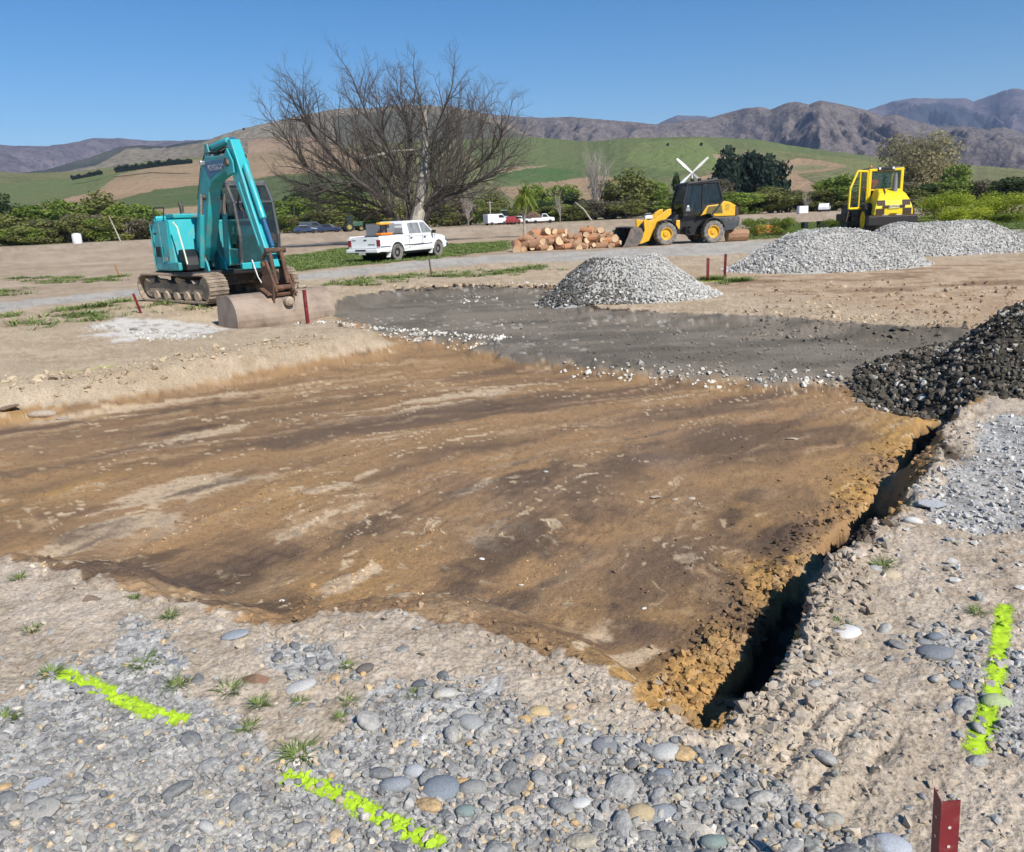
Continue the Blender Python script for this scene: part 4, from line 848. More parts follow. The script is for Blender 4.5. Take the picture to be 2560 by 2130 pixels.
# ------------------------------------------------------------------ excavator
def excavator():
    O = np.array([-6.45, 18.25]); za = H1(*O)
    a_up, a_tr = math.radians(42-90), math.radians(52-90)
    t = thing('excavator', 'teal hydraulic excavator with raised boom parked at the pit edge', 'excavator', (O[0], O[1], za), a_up)
    def R2(p, d=a_tr-a_up): c, s = math.cos(d), math.sin(d); return (p[0]*c-p[1]*s, p[0]*s+p[1]*c, p[2])
    # tracks
    HL, HH, SW = 1.12, .29, .44
    def path(n):
        P = []; L1 = 2*HL; L2 = math.pi*HH; T = 2*L1+2*L2
        for k in range(n):
            s = T*k/n
            if s < L1: P.append((-HL+s, 2*HH, 0.))
            elif s < L1+L2: a = (s-L1)/HH; P.append((HL+HH*math.sin(a), HH+HH*math.cos(a), a))
            elif s < 2*L1+L2: P.append((HL-(s-L1-L2), 0., math.pi))
            else: a = (s-2*L1-L2)/HH; P.append((-HL-HH*math.sin(a), HH-HH*math.cos(a), math.pi+a))
        return P
    sh = MB(); sh.box((0, 0, -.012), (.155, SW, .028)); sh.box((.04, 0, .012), (.025, SW, .025)); sh.box((-.04, 0, .008), (.02, SW, .02))
    shoe0 = sh.build('track_shoe', M_MUDST); sm = shoe0.data; bpy.data.objects.remove(shoe0)
    for side in (-1, 1):
        yc = side*.90
        b = MB(); b.box((0, 0, HH), (2*HL+.1, SW*.5, .2)); b.prism([(-HL, .16), (HL, .16), (HL-.1, .36), (.45, .40), (.3, .44), (.1, .38), (-.2, .38), (-.4, .45), (-.7, .38), (-HL+.05, .36)], -SW*.3, SW*.3, 'Y')
        tr = b.build('track_frame', M_MUDST, t, bevel=.015); tr.rotation_euler = (0, 0, a_tr-a_up); tr.location = R2((0, yc, 0))
        for k, (x, z, a) in enumerate(path(40)):
            o = bpy.data.objects.new('track_shoe', sm); COL.objects.link(o); o.parent = tr; o.location = (x, 0, z); o.rotation_euler = (0, a, 0)
        w = MB(); w.lathe([(.24, -.12), (.25, -.05), (.25, .05), (.24, .12)], (HL, 0, HH), 'Y', 20); w.build('idler_wheel', M_MUD, tr, True)
        w = MB(); w.lathe([(.2, -.12), (.26, -.04), (.26, .04), (.2, .12)], (-HL, 0, HH), 'Y', 14); w.build('sprocket', M_MUD, tr, True)
        for k in range(5): w = MB(); w.lathe([(.09, -.16), (.11, -.12), (.11, .12), (.09, .16)], (-.8+.4*k, 0, .12), 'Y', 14); w.build('track_roller', M_MUD, tr, True)
        for k, (x, s) in enumerate(((.75, .16), (.2, .2), (-.45, .22), (-.95, .18))):   # dried mud packed on the frame
            o = bpy.data.objects.new('mud_lump', mesh_of('mud_lump', ANG[k+2], M_MUD, False)); COL.objects.link(o); o.parent = tr; o.location = (x, side*SW*.28*(-1 if side > 0 else 1) if side < 0 else 0, .42+.04*(k % 2)); o.scale = (s, .12, s*.6)
    b = MB(); b.box((0, 0, .42), (1.3, 1.5, .26), a_tr-a_up); b.lathe([(.45, .5), (.45, .68)], n=24); b.build('undercarriage', M_DSTEEL, t, bevel=.02)
    # slewing platform and house
    b = MB(); b.prism([(-1.25, -.6), (-.95, -1.0), (.6, -1.06), (1.05, -.95), (1.05, .2), (1.05, 1.0), (.2, 1.05), (-.95, 1.0), (-1.25, .6)], .68, .78, 'Z'); b.build('platform', M_BLACK, t, bevel=.02)
    def ring(k, z, grow=0.):
        P = []
        for i in range(9): a = math.radians(-62+15.5*i); P.append((-1.42*k*math.cos(a)-.02, 1.20*k*math.sin(a)*-1))
        return [(x, y, z) for x, y in P]
    # counterweight with rounded tail
    cw = MB(); lv = [(.78, .985), (.86, 1.0), (1.15, 1.02), (1.6, 1.0), (1.84, .965), (1.95, .90)]; V = []; F = []
    for z, k in lv: q = ring(k, z); V += q+[(-.55, q[-1][1], z), (-.55, q[0][1], z)]
    n = 11
    for i in range(len(lv)-1):
        for j in range(n): F.append((i*n+j, i*n+(j+1) % n, (i+1)*n+(j+1) % n, (i+1)*n+j))
    F += [tuple(range(n)), tuple((len(lv)-1)*n+j for j in range(n))]; cw.add(V, F); cwo = cw.build('counterweight', M_TEAL, t, True, bevel=.03, angle=40)
    # right hand engine cover, and a cover blackened for the gap's shade
    b = MB(); b.prism([(-.60, -1.09), (.25, -1.09), (.42, -1.02), (.42, -.34), (-.60, -.34)], .80, 1.86, 'Z'); V = b.v
    b.v = [(x-(.28 if x > .3 and z > 1.5 else 0), y+(.06 if y < -1 and z > 1.5 else 0), z) for x, y, z in V]; side = b.build('engine_cover', M_TEAL, t, bevel=.05, seg=3)
    b = MB(); b.box((-.1, -1.09, 1.32), (.012, .012, .95)); b.box((-.60, -1.095, 1.3), (.02, .012, 1.0)); b.build('panel_seam', M_TEALD, side)
    b = MB(); b.box((-.35, -1.10, 1.58), (.14, .02, .04)); b.build('latch', M_BLACK, side); b = MB(); b.box((.1, -1.10, 1.05), (.16, .02, .07)); b.build('latch', M_CHR, side)
    b = MB(); b.prism([(.4, .80), (.8, .80), (.8, .92), (.72, 1.1), (.4, 1.25)], -.95, -.45, 'Y'); b.build('gap_shade_cover', M_BLACK, t, bevel=.04)  # painted black to stand for the shaded gap between house and boom
    for k in range(5): b = MB(); b.box((-.42+.06*k, -1.098, 1.2), (.025, .012, .22)); b.build('air_vent', M_BLACK, side)
    tube_o('grab_rail', [(-.5, -1.06, 1.78), (-.5, -1.0, 2.12), (.1, -1.0, 2.10), (.1, -1.04, 1.84)], .014, M_BLACK, t, 6)
    b = MB(); b.prism([(-1.32, -.72), (-.62, -1.10), (-.62, -1.115), (-1.34, -.73)], .98, 1.0, 'Z'); b.prism([(-1.32, -.72), (-.62, -1.10), (-.62, -1.115), (-1.34, -.73)], 1.66, 1.675, 'Z'); b.build('counterweight_seam', M_TEALD, cwo)
    b = MB(); b.box((-.05, .35, 1.32), (1.1, 1.3, 1.0)); b.build('engine_housing', M_TEALD, t, bevel=.04)
    tube_o('exhaust_pipe', [(-.62, -.35, 1.85), (-.62, -.35, 2.1), (-.66, -.35, 2.22)], .05, M_DSTEEL, t); b = MB(); b.box((-.45, -.4, 1.93), (.7, .7, .1)); b.build('engine_hood', M_TEALD, t, bevel=.03)
    b = MB(); b.prism([(-.1, .82), (.75, .82), (.75, .98), (.5, 1.0), (-.1, .95)], -1.10, -1.02, 'Y'); b.build('side_step', M_TEALD, t, bevel=.02)
    tube_o('handrail', [(.5, -1.0, 1.8), (.7, -1.0, 1.7), (.92, -1.0, 1.15), (.98, -1.0, .95)], .016, simple('pale_rail', (.62, .68, .5), .5), t, 8)
    # cab
    cab = MB(); X0, X1, Y0, Y1, Z0, Z1 = -.42, .98, .16, 1.04, .80, 2.58
    fr = [(X1+.0, Z0+.06), (X1+.10, 1.45), (X1-.02, 2.15), (X1-.26, Z1-.06), (X0+.12, Z1-.04), (X0, 2.2), (X0, Z0)]
    cabo = MB()
    for y in (Y0, Y1):
        for p, q in zip(fr, fr[1:]+fr[:1]): cabo.tube([(p[0], y, p[1]), (q[0], y, q[1])], .04, 8)
        cabo.tube([(.35, y, Z0), (.38, y, Z1-.05)], .035, 8)
    for x, z in (fr[0], fr[3], fr[4], fr[6], fr[2]): cabo.tube([(x, Y0, z), (x, Y1, z)], .035, 8)
    cab_ = cabo.build('cab', M_GREYD, t, True)
    b = MB(); b.prism([(X1-.24, Z1-.05), (X1-.26, Z1+.03), (X0+.2, Z1+.06), (X0+.08, Z1-.03)], Y0-.03, Y1+.03, 'Y'); b.build('cab_roof', M_GREYD, cab_, bevel=.03)
    def pane(nm, pts, m=M_GLASS): bb = MB(); bb.add(pts, [tuple(range(len(pts)))]); o = bb.build(nm, m, cab_); so_ = o.modifiers.new('thick', 'SOLIDIFY'); so_.thickness = .008; return o
    pane('windscreen', [(fr[1][0], Y0+.04, fr[1][1]), (fr[1][0], Y1-.04, fr[1][1]), (fr[3][0]+.01, Y1-.04, fr[3][1]), (fr[2][0], Y1-.04, fr[2][1]), (fr[2][0], Y0+.04, fr[2][1]), (fr[3][0], Y0+.04, fr[3][1])][:2]+[(fr[2][0], Y1-.04, fr[2][1]), (fr[2][0], Y0+.04, fr[2][1])])
    pane('windscreen', [(fr[2][0], Y0+.04, fr[2][1]), (fr[2][0], Y1-.04, fr[2][1]), (fr[3][0], Y1-.04, fr[3][1]), (fr[3][0], Y0+.04, fr[3][1])])
    pane('lower_windscreen', [(fr[0][0], Y0+.04, fr[0][1]), (fr[0][0], Y1-.04, fr[0][1]), (fr[1][0], Y1-.04, fr[1][1]), (fr[1][0], Y0+.04, fr[1][1])])
    pane('side_window', [(.38, Y0, 1.3), (X1+.06, Y0, 1.3), (X1-.02, Y0, 2.15), (X1-.24, Y0, 2.48), (.38, Y0, 2.5)]); pane('side_window', [(X0+.02, Y0, 1.5), (.34, Y0, 1.5), (.36, Y0, 2.5), (X0+.14, Y0, 2.48), (X0+.02, Y0, 2.2)])
    pane('door_window', [(.38, Y1, 1.3), (X1+.06, Y1, 1.3), (X1-.02, Y1, 2.15), (X1-.24, Y1, 2.48), (.38, Y1, 2.5)]); pane('rear_window', [(X0, Y0+.05, 1.6), (X0, Y1-.05, 1.6), (X0+.1, Y1-.05, 2.48), (X0+.1, Y0+.05, 2.48)])
    b = MB(); b.box((.3, Y1, 1.05), (1.25, .05, .5)); b.box((.28, Y0, 1.0), (1.3, .05, .4)); b.build('cab_lower_panel', M_TEALD, cab_, bevel=.02)
    b = MB(); b.box((1.03, .6, .83), (.12, .95, .14)); b.build('cab_sill', M_TEAL, cab_, bevel=.02)
    b = MB(); b.box((.15, .6, 1.28), (.5, .5, .14)); b.box((-.12, .6, 1.65), (.14, .5, .75), ry=-.15); b.box((-.17, .6, 2.1), (.1, .28, .2), ry=-.15); b.build('operator_seat', M_BLACK, cab_, bevel=.05)
    b = MB()
    for y in (.3, .9): b.box((.45, y, 1.35), (.35, .12, .3)); b.tube([(.55, y, 1.5), (.6, y, 1.72)], .02, 6)
    b.build('control_lever', M_BLACK, cab_, bevel=.02)
    # boom: goosenecked box section in the plane y = YB
    YB, HWD = -.38, .13
    top = [(.25, 1.18), (.40, 1.62), (.72, 2.30), (1.0, 2.80), (1.22, 3.06), (1.42, 3.12), (1.9, 3.10), (2.42, 3.09), (2.52, 3.0)]
    bot = [(2.50, 2.86), (2.38, 2.80), (1.85, 2.70), (1.52, 2.62), (1.34, 2.45), (1.14, 1.98), (.80, 1.35), (.55, 1.05)]
    b = MB(); b.prism(top+bot, YB-HWD, YB+HWD, 'Y'); bo = b.build('boom', M_TEALD, t, bevel=.02)
    b = MB(); b.prism([(1.26, 2.98), (1.5, 3.04), (2.25, 3.0), (2.3, 2.88), (1.75, 2.76), (1.50, 2.70)], YB-HWD-.006, YB-HWD, 'Y'); b.build('side_decal', M_NAVY, bo)
    text('lettering', 'KOBELCO', .155, M_CHR, bo, (1.82, YB-HWD-.009, 2.885), (math.pi/2, math.radians(.5), 0))
    for r_, x_, z_ in ((.09, .42, 1.16), (.08, 2.46, 2.94), (.06, 1.12, 2.35)): b = MB(); b.lathe([(r_, -.2), (r_, .2)], (x_, YB, z_), 'Y', 16); b.build('pivot_pin', M_DSTEEL, bo, True)
    for y in (-.27, .27): cyl('boom_cylinder', (.85, YB+y, .95), (1.22, YB+y*.85, 2.42), .055, M_TEALD, t, .72)
    b = MB(); b.prism([(.2, .78), (1.05, .78), (.95, 1.05), (.6, 1.32), (.3, 1.32)], YB-.21, YB-.17, 'Y'); b.prism([(.2, .78), (1.05, .78), (.95, 1.05), (.6, 1.32), (.3, 1.32)], YB+.17, YB+.21, 'Y'); b.build('boom_bracket', M_TEALD, t, bevel=.01)
    b = MB(); b.box((1.33, YB-HWD-.05, 3.0), (.1, .1, .09)); b.build('work_light', M_CHR, bo, bevel=.02)
    # hydraulic hoses over the boom
    for k in range(3):
        y = YB-.1+.1*k; tube_o('hose', [(.7, y, 2.34), (1.05, y, 2.92), (1.35, y, 3.19), (1.9, y, 3.17), (2.3, y, 3.24), (2.62, y+.05, 3.05), (2.68, y+.03, 2.45), (2.55, y, 2.15), (2.62, y, 2.05)], .02, M_RUB, bo, 6)
    # stick
    SP, ST = (2.46, 2.94), (3.56, 1.04)
    d = np.array(ST)-np.array(SP); d /= np.linalg.norm(d); nrm = np.array([-d[1], d[0]])      # nrm points away from the cab
    if nrm[0] < 0: nrm = -nrm
    def S(u, v): q = np.array(SP)+d*u+nrm*v; return (float(q[0]), float(q[1]))
    b = MB(); b.prism([S(-.36, .22), S(-.30, .30), S(.1, .27), S(.9, .17), S(2.12, .07), S(2.28, .06), S(2.28, -.07), S(2.1, -.09), S(.6, -.12), S(.1, -.12), S(-.05, -.10), S(-.2, .05), S(-.36, .12)], YB-.10, YB+.10, 'Y'); sk = b.build('stick', M_TEAL, t, bevel=.018)
    b = MB()
    for y in (-.15, .15): b.prism([S(-.14, -.16), S(.18, -.17), S(.3, .1), S(.12, .2), S(-.2, .16)], YB+y-.018, YB+y+.018, 'Y')
    b.build('pivot_plate', M_TEALD, sk, bevel=.01)
    c0 = (1.45, YB, 3.28); c1 = S(-.32, .3); cyl('stick_cylinder', c0, (c1[0], YB, c1[1]), .07, M_TEAL, t, .75)
    b = MB()
    for y in (-.1, .1): b.prism([(1.3, 3.08), (1.6, 3.08), (1.5, 3.36), (1.38, 3.36)], YB+y-.015, YB+y+.015, 'Y')
    b.build('cylinder_lug', M_TEALD, bo, bevel=.01)
    p0, p1 = S(.28, .32), S(1.95, .22); cyl('bucket_cylinder', (p0[0], YB, p0[1]), (p1[0], YB, p1[1]), .062, M_TEAL, sk, .66, M_NAVY)
    tube_o('steel_pipe', [(S(.5, .1)[0], YB-.14, S(.5, .1)[1]), (S(1.8, .0)[0], YB-.14, S(1.8, .0)[1])], .015, M_TEALD, sk, 6)
    # linkage, quick hitch and bucket
    k1, k2 = S(2.04, .24), S(2.06, -.02); bt = (3.62, .64)
    b = MB()
    for y in (-.16, .16): b.tube([(k1[0], YB+y, k1[1]), (k2[0], YB+y, k2[1])], .035, 8); b.tube([(k1[0], YB+y*.7, k1[1]), (bt[0]+.22, YB+y*.7, bt[1]+.05)], .035, 8)
    b.lathe([(.05, -.2), (.05, .2)], (k1[0], YB, k1[1]), 'Y', 12); b.build('linkage', M_RUST, t, True)
    b = MB()
    for y in (-.17, .17): b.prism([(3.42, 1.1), (3.64, 1.12), (3.86, .74), (3.94, .56), (3.80, .44), (3.55, .40), (3.34, .48), (3.30, .62), (3.46, .80)], YB+y-.025, YB+y+.025, 'Y')
    b.box((3.6, YB, .50), (.42, .34, .08)); b.box((3.42, YB, .58), (.12, .34, .12)); b.lathe([(.06, -.24), (.06, .24)], ST[0:1]+(YB,)+ST[1:], 'Y', 12); b.lathe([(.05, -.2), (.05, .2)], (3.84, YB, .62), 'Y', 12); b.build('quick_hitch', M_RUST, t, True, bevel=.015)
    YK = -.36; DZ = -.13
    BW = .98                                         # half width of the mud bucket
    prof = []
    for k in range(15): a = math.radians(100-k*15.2); prof.append((3.52+.36*math.cos(a), .06+.36*math.sin(a)))
    prof = [(3.08, .40+DZ)]+[(3.50+.40*math.cos(math.radians(a)), .0+DZ+.43*math.sin(math.radians(a))) for a in range(96, -80, -14)]+[(3.45, -.43+DZ), (3.0, -.40+DZ)]
    th = .022; inn = []
    for i, p in enumerate(prof):
        q0 = np.array(prof[max(0, i-1)]); q1 = np.array(prof[min(len(prof)-1, i+1)]); e = q1-q0; e /= np.linalg.norm(e); inn.append((p[0]+e[1]*th, p[1]-e[0]*th))
    b = MB(); b.prism(prof+inn[::-1], YK-BW, YK+BW, 'Y'); bk = b.build('bucket', M_BKT, t, bevel=.006)
    for y in (-BW, BW): b = MB(); b.prism(prof, YK+y-.018, YK+y+.018, 'Y'); b.build('bucket_cheek', M_BKT, bk, bevel=.006)
    b = MB(); b.box((3.0, YK, -.405+DZ), (.22, 2*BW+.04, .03)); b.build('cutting_edge', M_RUST, bk); b = MB()
    for y in (-.2, .2): b.prism([(3.4, .26), (3.46, .58), (3.6, .6), (3.84, .62), (3.9, .5), (3.84, .1), (3.7, .22), (3.55, .28)], YB+y-.02, YB+y+.02, 'Y')
    b.build('bucket_ear', M_RUST, bk, bevel=.01); b = MB(); b.box((3.66, YB, .31), (.34, .62, .03), ry=.35); b.build('wear_plate', M_RUST, bk, bevel=.01)
    b = MB(); b.lathe([(.02, -.12), (.08, -.1), (.09, .06), (.05, .1), (.02, .1)], (3.90, YB+.05, .12), 'X', 12); b.build('grease_knob', M_MUD, bk, True)
    tube_o('white_hose', [(1.1, .35, .8), (1.4, .3, .45), (2.2, .1, .15), (2.9, -.3, .42), (3.2, -.35, .48), (3.5, -.2, .52)], .013, simple('white_cable', (.7, .7, .66), .6), t, 6)
    for k, (x, y) in enumerate(((3.3, YB+.55), (3.35, YB+.75), (3.42, YB+.62))):
        o = bpy.data.objects.new('mud_lump', mesh_of('mud_lump', ANG[k], M_MUD, False)); COL.objects.link(o); o.parent = bk; o.location = (x, y, .33); o.scale = (.13, .16, .08)
    for o in t.children:
        k = o.name.split('.')[0]
        if k in ('platform', 'counterweight', 'engine_cover', 'gap_shade_cover', 'engine_housing', 'exhaust_pipe', 'engine_hood', 'side_step', 'handrail', 'grab_rail', 'mirror', 'cab'): o.location.z -= .15
        if k in ('boom', 'stick', 'stick_cylinder', 'boom_cylinder', 'boom_bracket', 'linkage', 'quick_hitch'): o.location.z -= .24
    return t
excavator()
# ------------------------------------------------------------------ wheel loader
def loader():
    f, r = G(1663, 613), G(1780, 607); c = (f+r)/2; hd = f-r; a = math.atan2(hd[1], hd[0]); WB = np.linalg.norm(hd)
    k = WB/2.37
    t = thing('wheel_loader', 'yellow and black wheel loader with lowered bucket beside the firewood heap', 'loader', (c[0], c[1], H1(*c)), a)
    yc = -.85                                     # photographed side is the loader's left: its wheel plane lies at y = 0
    def Q(px, py): return ((1721.5-px)/49., (611.5-py)/53.+.0)
    def PG(L): return [Q(*p) for p in L]
    for x in (WB/2, -WB/2):
        for y, s in ((0, 1), (-1.66, -1)): wheel(t, (x, y, .51), .51, .42, .29, M_YELO, M_TYRE, s, 18)
    # front frame and lift arms
    b = MB(); b.prism(PG([(1610, 598), (1625, 560), (1640, 548), (1690, 550), (1700, 575), (1690, 592), (1640, 590)]), yc-.38, yc+.38, 'Y'); b.build('front_frame', M_GREYD, t, bevel=.03)
    arm = PG([(1600, 607), (1612, 606), (1630, 600), (1642, 578), (1652, 566), (1684, 538), (1684, 525), (1676, 525), (1640, 549), (1628, 551), (1620, 546), (1617, 551), (1619, 575), (1612, 590), (1601, 600)])
    for y in (yc-.5, yc+.5): b = MB(); b.prism(arm, y-.06, y+.06, 'Y'); b.build('lift_arm', M_YELO, t, bevel=.02)
    b = MB(); b.box((Q(1640, 556)[0], yc, Q(1640, 556)[1]), (.2, 1., .2)); b.build('cross_tube', M_YELO, t, bevel=.03)
    cyl('tilt_cylinder', (*Q(1690, 535)[:1], yc, Q(1690, 535)[1]), (Q(1628, 560)[0], yc, Q(1628, 560)[1]), .07, M_YELO, t, .6)
    b = MB(); b.box((Q(1631, 540)[0], yc+.35, Q(1631, 540)[1]), (.42, .32, .26), taper=(.8, .8)); b.build('work_light', M_WHITEP, t, bevel=.06); b = MB(); b.box((Q(1632, 533)[0], yc+.35, Q(1632, 535)[1]), (.46, .36, .05)); b.build('light_guard', M_BLACK, t)
    # bucket
    pr = PG([(1552, 617), (1562, 604), (1571, 582), (1577, 567), (1590, 565), (1602, 568), (1606, 578), (1605, 590), (1598, 604), (1588, 613), (1576, 616.5)])
    wide = MB(); wide.prism(pr[3:]+[pr[0], (pr[0][0]-.02, pr[0][1]+.03)]+[(p[0]+(.03 if i > 1 else 0)+.02, p[1]+.03) for i, p in enumerate(pr[10:2:-1])], yc-1.05, yc+1.05, 'Y'); bk = wide.build('bucket', M_DSTEEL, t)
    for y in (yc-1.05, yc+1.05): b = MB(); b.prism(pr, y-.02, y+.02, 'Y'); b.build('bucket_cheek', simple('scraped_steel', (.10, .09, .085), .6, .3, dirt=(.27, .21, .16), dirt_amt=.5), bk, bevel=.01)
    # rear frame, hood, counterweight
    b = MB(); b.prism(PG([(1690, 552), (1700, 540), (1745, 544), (1800, 545), (1800, 585), (1745, 592), (1700, 585)]), yc-.42, yc+.42, 'Y'); b.build('rear_frame', M_BLACK, t, bevel=.03)
    b = MB(); b.prism(PG([(1752, 546), (1770, 521), (1800, 518), (1812, 511), (1826, 514), (1842, 523), (1847, 531), (1847, 549), (1790, 549), (1776, 540)]), yc-.62, yc+.68, 'Y'); hood = b.build('engine_hood', M_YELO, t, bevel=.05, seg=3)
    b = MB(); b.prism(PG([(1840, 524), (1848, 529), (1848.5, 548), (1840, 548)]), yc-.55, yc+.70, 'Y'); b.build('rear_grille', simple('brown_grille', (.06, .035, .025), .7), hood)
    b = MB(); b.prism(PG([(1815, 519), (1826, 519), (1824, 534), (1814, 534)]), yc+.675, yc+.69, 'Y'); b.build('side_vent', simple('vent_mesh', (.45, .27, .03), .7), hood)
    b = MB(); b.prism(PG([(1776, 541), (1790, 549.5), (1849, 549.5), (1852, 556), (1849, 572), (1836, 583), (1812, 584), (1795, 570)]), yc-.72, yc+.75, 'Y'); b.build('counterweight', M_GREYD, t, bevel=.05, seg=3)
    b = MB(); b.prism(PG([(1766, 540), (1772, 523), (1805, 521), (1808, 540)]), yc+.69, yc+.71, 'Y'); b.build('side_glass', M_GREENG, hood)
    # fenders
    for wx, a0, a1, nm in ((-WB/2, 20, 165, 'rear_fender'), (WB/2, 60, 170, 'front_fender')):
        for y in (yc-.95, yc+.55):
            b = MB(); P = [(wx+.61*math.cos(math.radians(q)), .51+.64*math.sin(math.radians(q))) for q in range(a0, a1+1, 12)]; P2 = [(wx+.57*math.cos(math.radians(q)), .51+.60*math.sin(math.radians(q))) for q in range(a1, a0-1, -12)]
            b.prism(P+P2, y, y+.46, 'Y'); b.build(nm, M_BLACK, t, bevel=.01)
    # cab
    zf, zr = Q(0, 546)[1], Q(0, 461)[1]; cy0, cy1 = yc-.62, yc+.66
    FB, FM, FT, RT_, RM, RB = Q(1712, 546), Q(1711, 512), Q(1722, 469), Q(1797, 464), Q(1808, 510), Q(1780, 546)
    b = MB()
    for y in (cy0, cy1):
        yi = y+(.07 if y < yc else -.07)
        for p, q, ya, yb in ((FB, FM, y, y), (FM, FT, y, yi), (FT, RT_, yi, yi), (RT_, RM, yi, y), (RM, RB, y, y), (Q(1752, 546), Q(1752, 540), y, y), (Q(1756, 540), Q(1760, 466), y, yi)): b.tube([(p[0], ya, p[1]), (q[0], yb, q[1])], .055, 8)
    for p in (FB, FM, FT, RT_, RM): b.tube([(p[0], cy0+.06, p[1]), (p[0], cy1-.06, p[1])], .05, 8)
    cab = b.build('cab', M_BLACK, t, True)
    b = MB(); b.prism([(FT[0]+.1, FT[1]-.02), (FT[0]-.05, FT[1]+.1), (RT_[0]+.05, RT_[1]+.14), (RT_[0]-.1, RT_[1]+.02)], cy0, cy1, 'Y'); b.build('cab_roof', M_BLACK, cab, bevel=.04)
    b = MB()
    for px in (1740, 1758, 1782, 1792): b.box((Q(px, 458)[0], yc+.3, Q(px, 457.5)[1]), (.16, .16, .14))
    b.build('roof_light', M_BLACK, cab, bevel=.04)
    def pane(nm, pts, m=M_GLASSD): bb = MB(); bb.add(pts, [tuple(range(len(pts)))]); o = bb.build(nm, m, cab); q = o.modifiers.new('thick', 'SOLIDIFY'); q.thickness = .01
    for y, yi in ((cy1, cy1-.07), (cy0, cy0+.07)):
        m1, m2 = Q(1756, 540), Q(1760, 466)
        pane('door_window', [(FB[0], y, FB[1]), (FM[0], y, FM[1]), (FT[0], yi, FT[1]), (m2[0], yi, m2[1]), (m1[0], y, m1[1])]); pane('side_window', [(m1[0], y, m1[1]), (m2[0], yi, m2[1]), (RT_[0], yi, RT_[1]), (RM[0], y, RM[1])])
    pane('windscreen', [(FM[0], cy0+.05, FM[1]), (FM[0], cy1-.05, FM[1]), (FT[0], cy1-.1, FT[1]), (FT[0], cy0+.1, FT[1])], M_GLASS); pane('rear_window', [(RM[0], cy0+.05, RM[1]), (RM[0], cy1-.05, RM[1]), (RT_[0], cy1-.1, RT_[1]), (RT_[0], cy0+.1, RT_[1])], M_GLASS)
    b = MB(); s0 = Q(1752, 530); b.box((s0[0], yc, s0[1]-.05), (.5, .55, .16)); b.box((s0[0]-.22, yc, s0[1]+.35), (.14, .5, .7), ry=-.12); b.build('operator_seat', M_BLACK, cab, bevel=.05)
    b = MB(); s0 = Q(1726, 528); b.tube([(s0[0], yc, s0[1]-.2), (s0[0]-.1, yc, s0[1])], .04, 8); b.lathe([(.17, 0), (.2, .02), (.17, .04)], (s0[0]-.12, yc, s0[1]+.02), 'Z', 16); b.build('steering_column', M_BLACK, cab, True)
    b = MB(); s0 = Q(1722, 525); b.box((s0[0], cy1+.03, s0[1]-.02), (.26, .04, .26), taper=(.4, 1)); b.build('wing_mirror', M_CHR, cab, bevel=.02)
    b = MB()
    for z in (.42, .68, .92): b.box((Q(1728, 0)[0], cy1+.02, z), (.42, .22, .035))
    b.box((Q(1717, 0)[0], cy1+.1, .66), (.03, .03, .6)); b.build('cab_step', M_BLACK, t)
    b = MB(); b.box((Q(1701, 570)[0], yc+.5, .9), (.2, .1, .4)); b.build('yellow_link', M_YELO, t, bevel=.02)
    tube_o('hydraulic_hose', [(Q(1683, 540)[0], yc+.2, 1.3), (Q(1695, 530)[0], yc+.3, 1.45), (Q(1706, 550)[0], yc+.35, 1.05), (Q(1700, 570)[0], yc+.2, .8)], .03, M_RUB, t, 6)
    return t
loader()
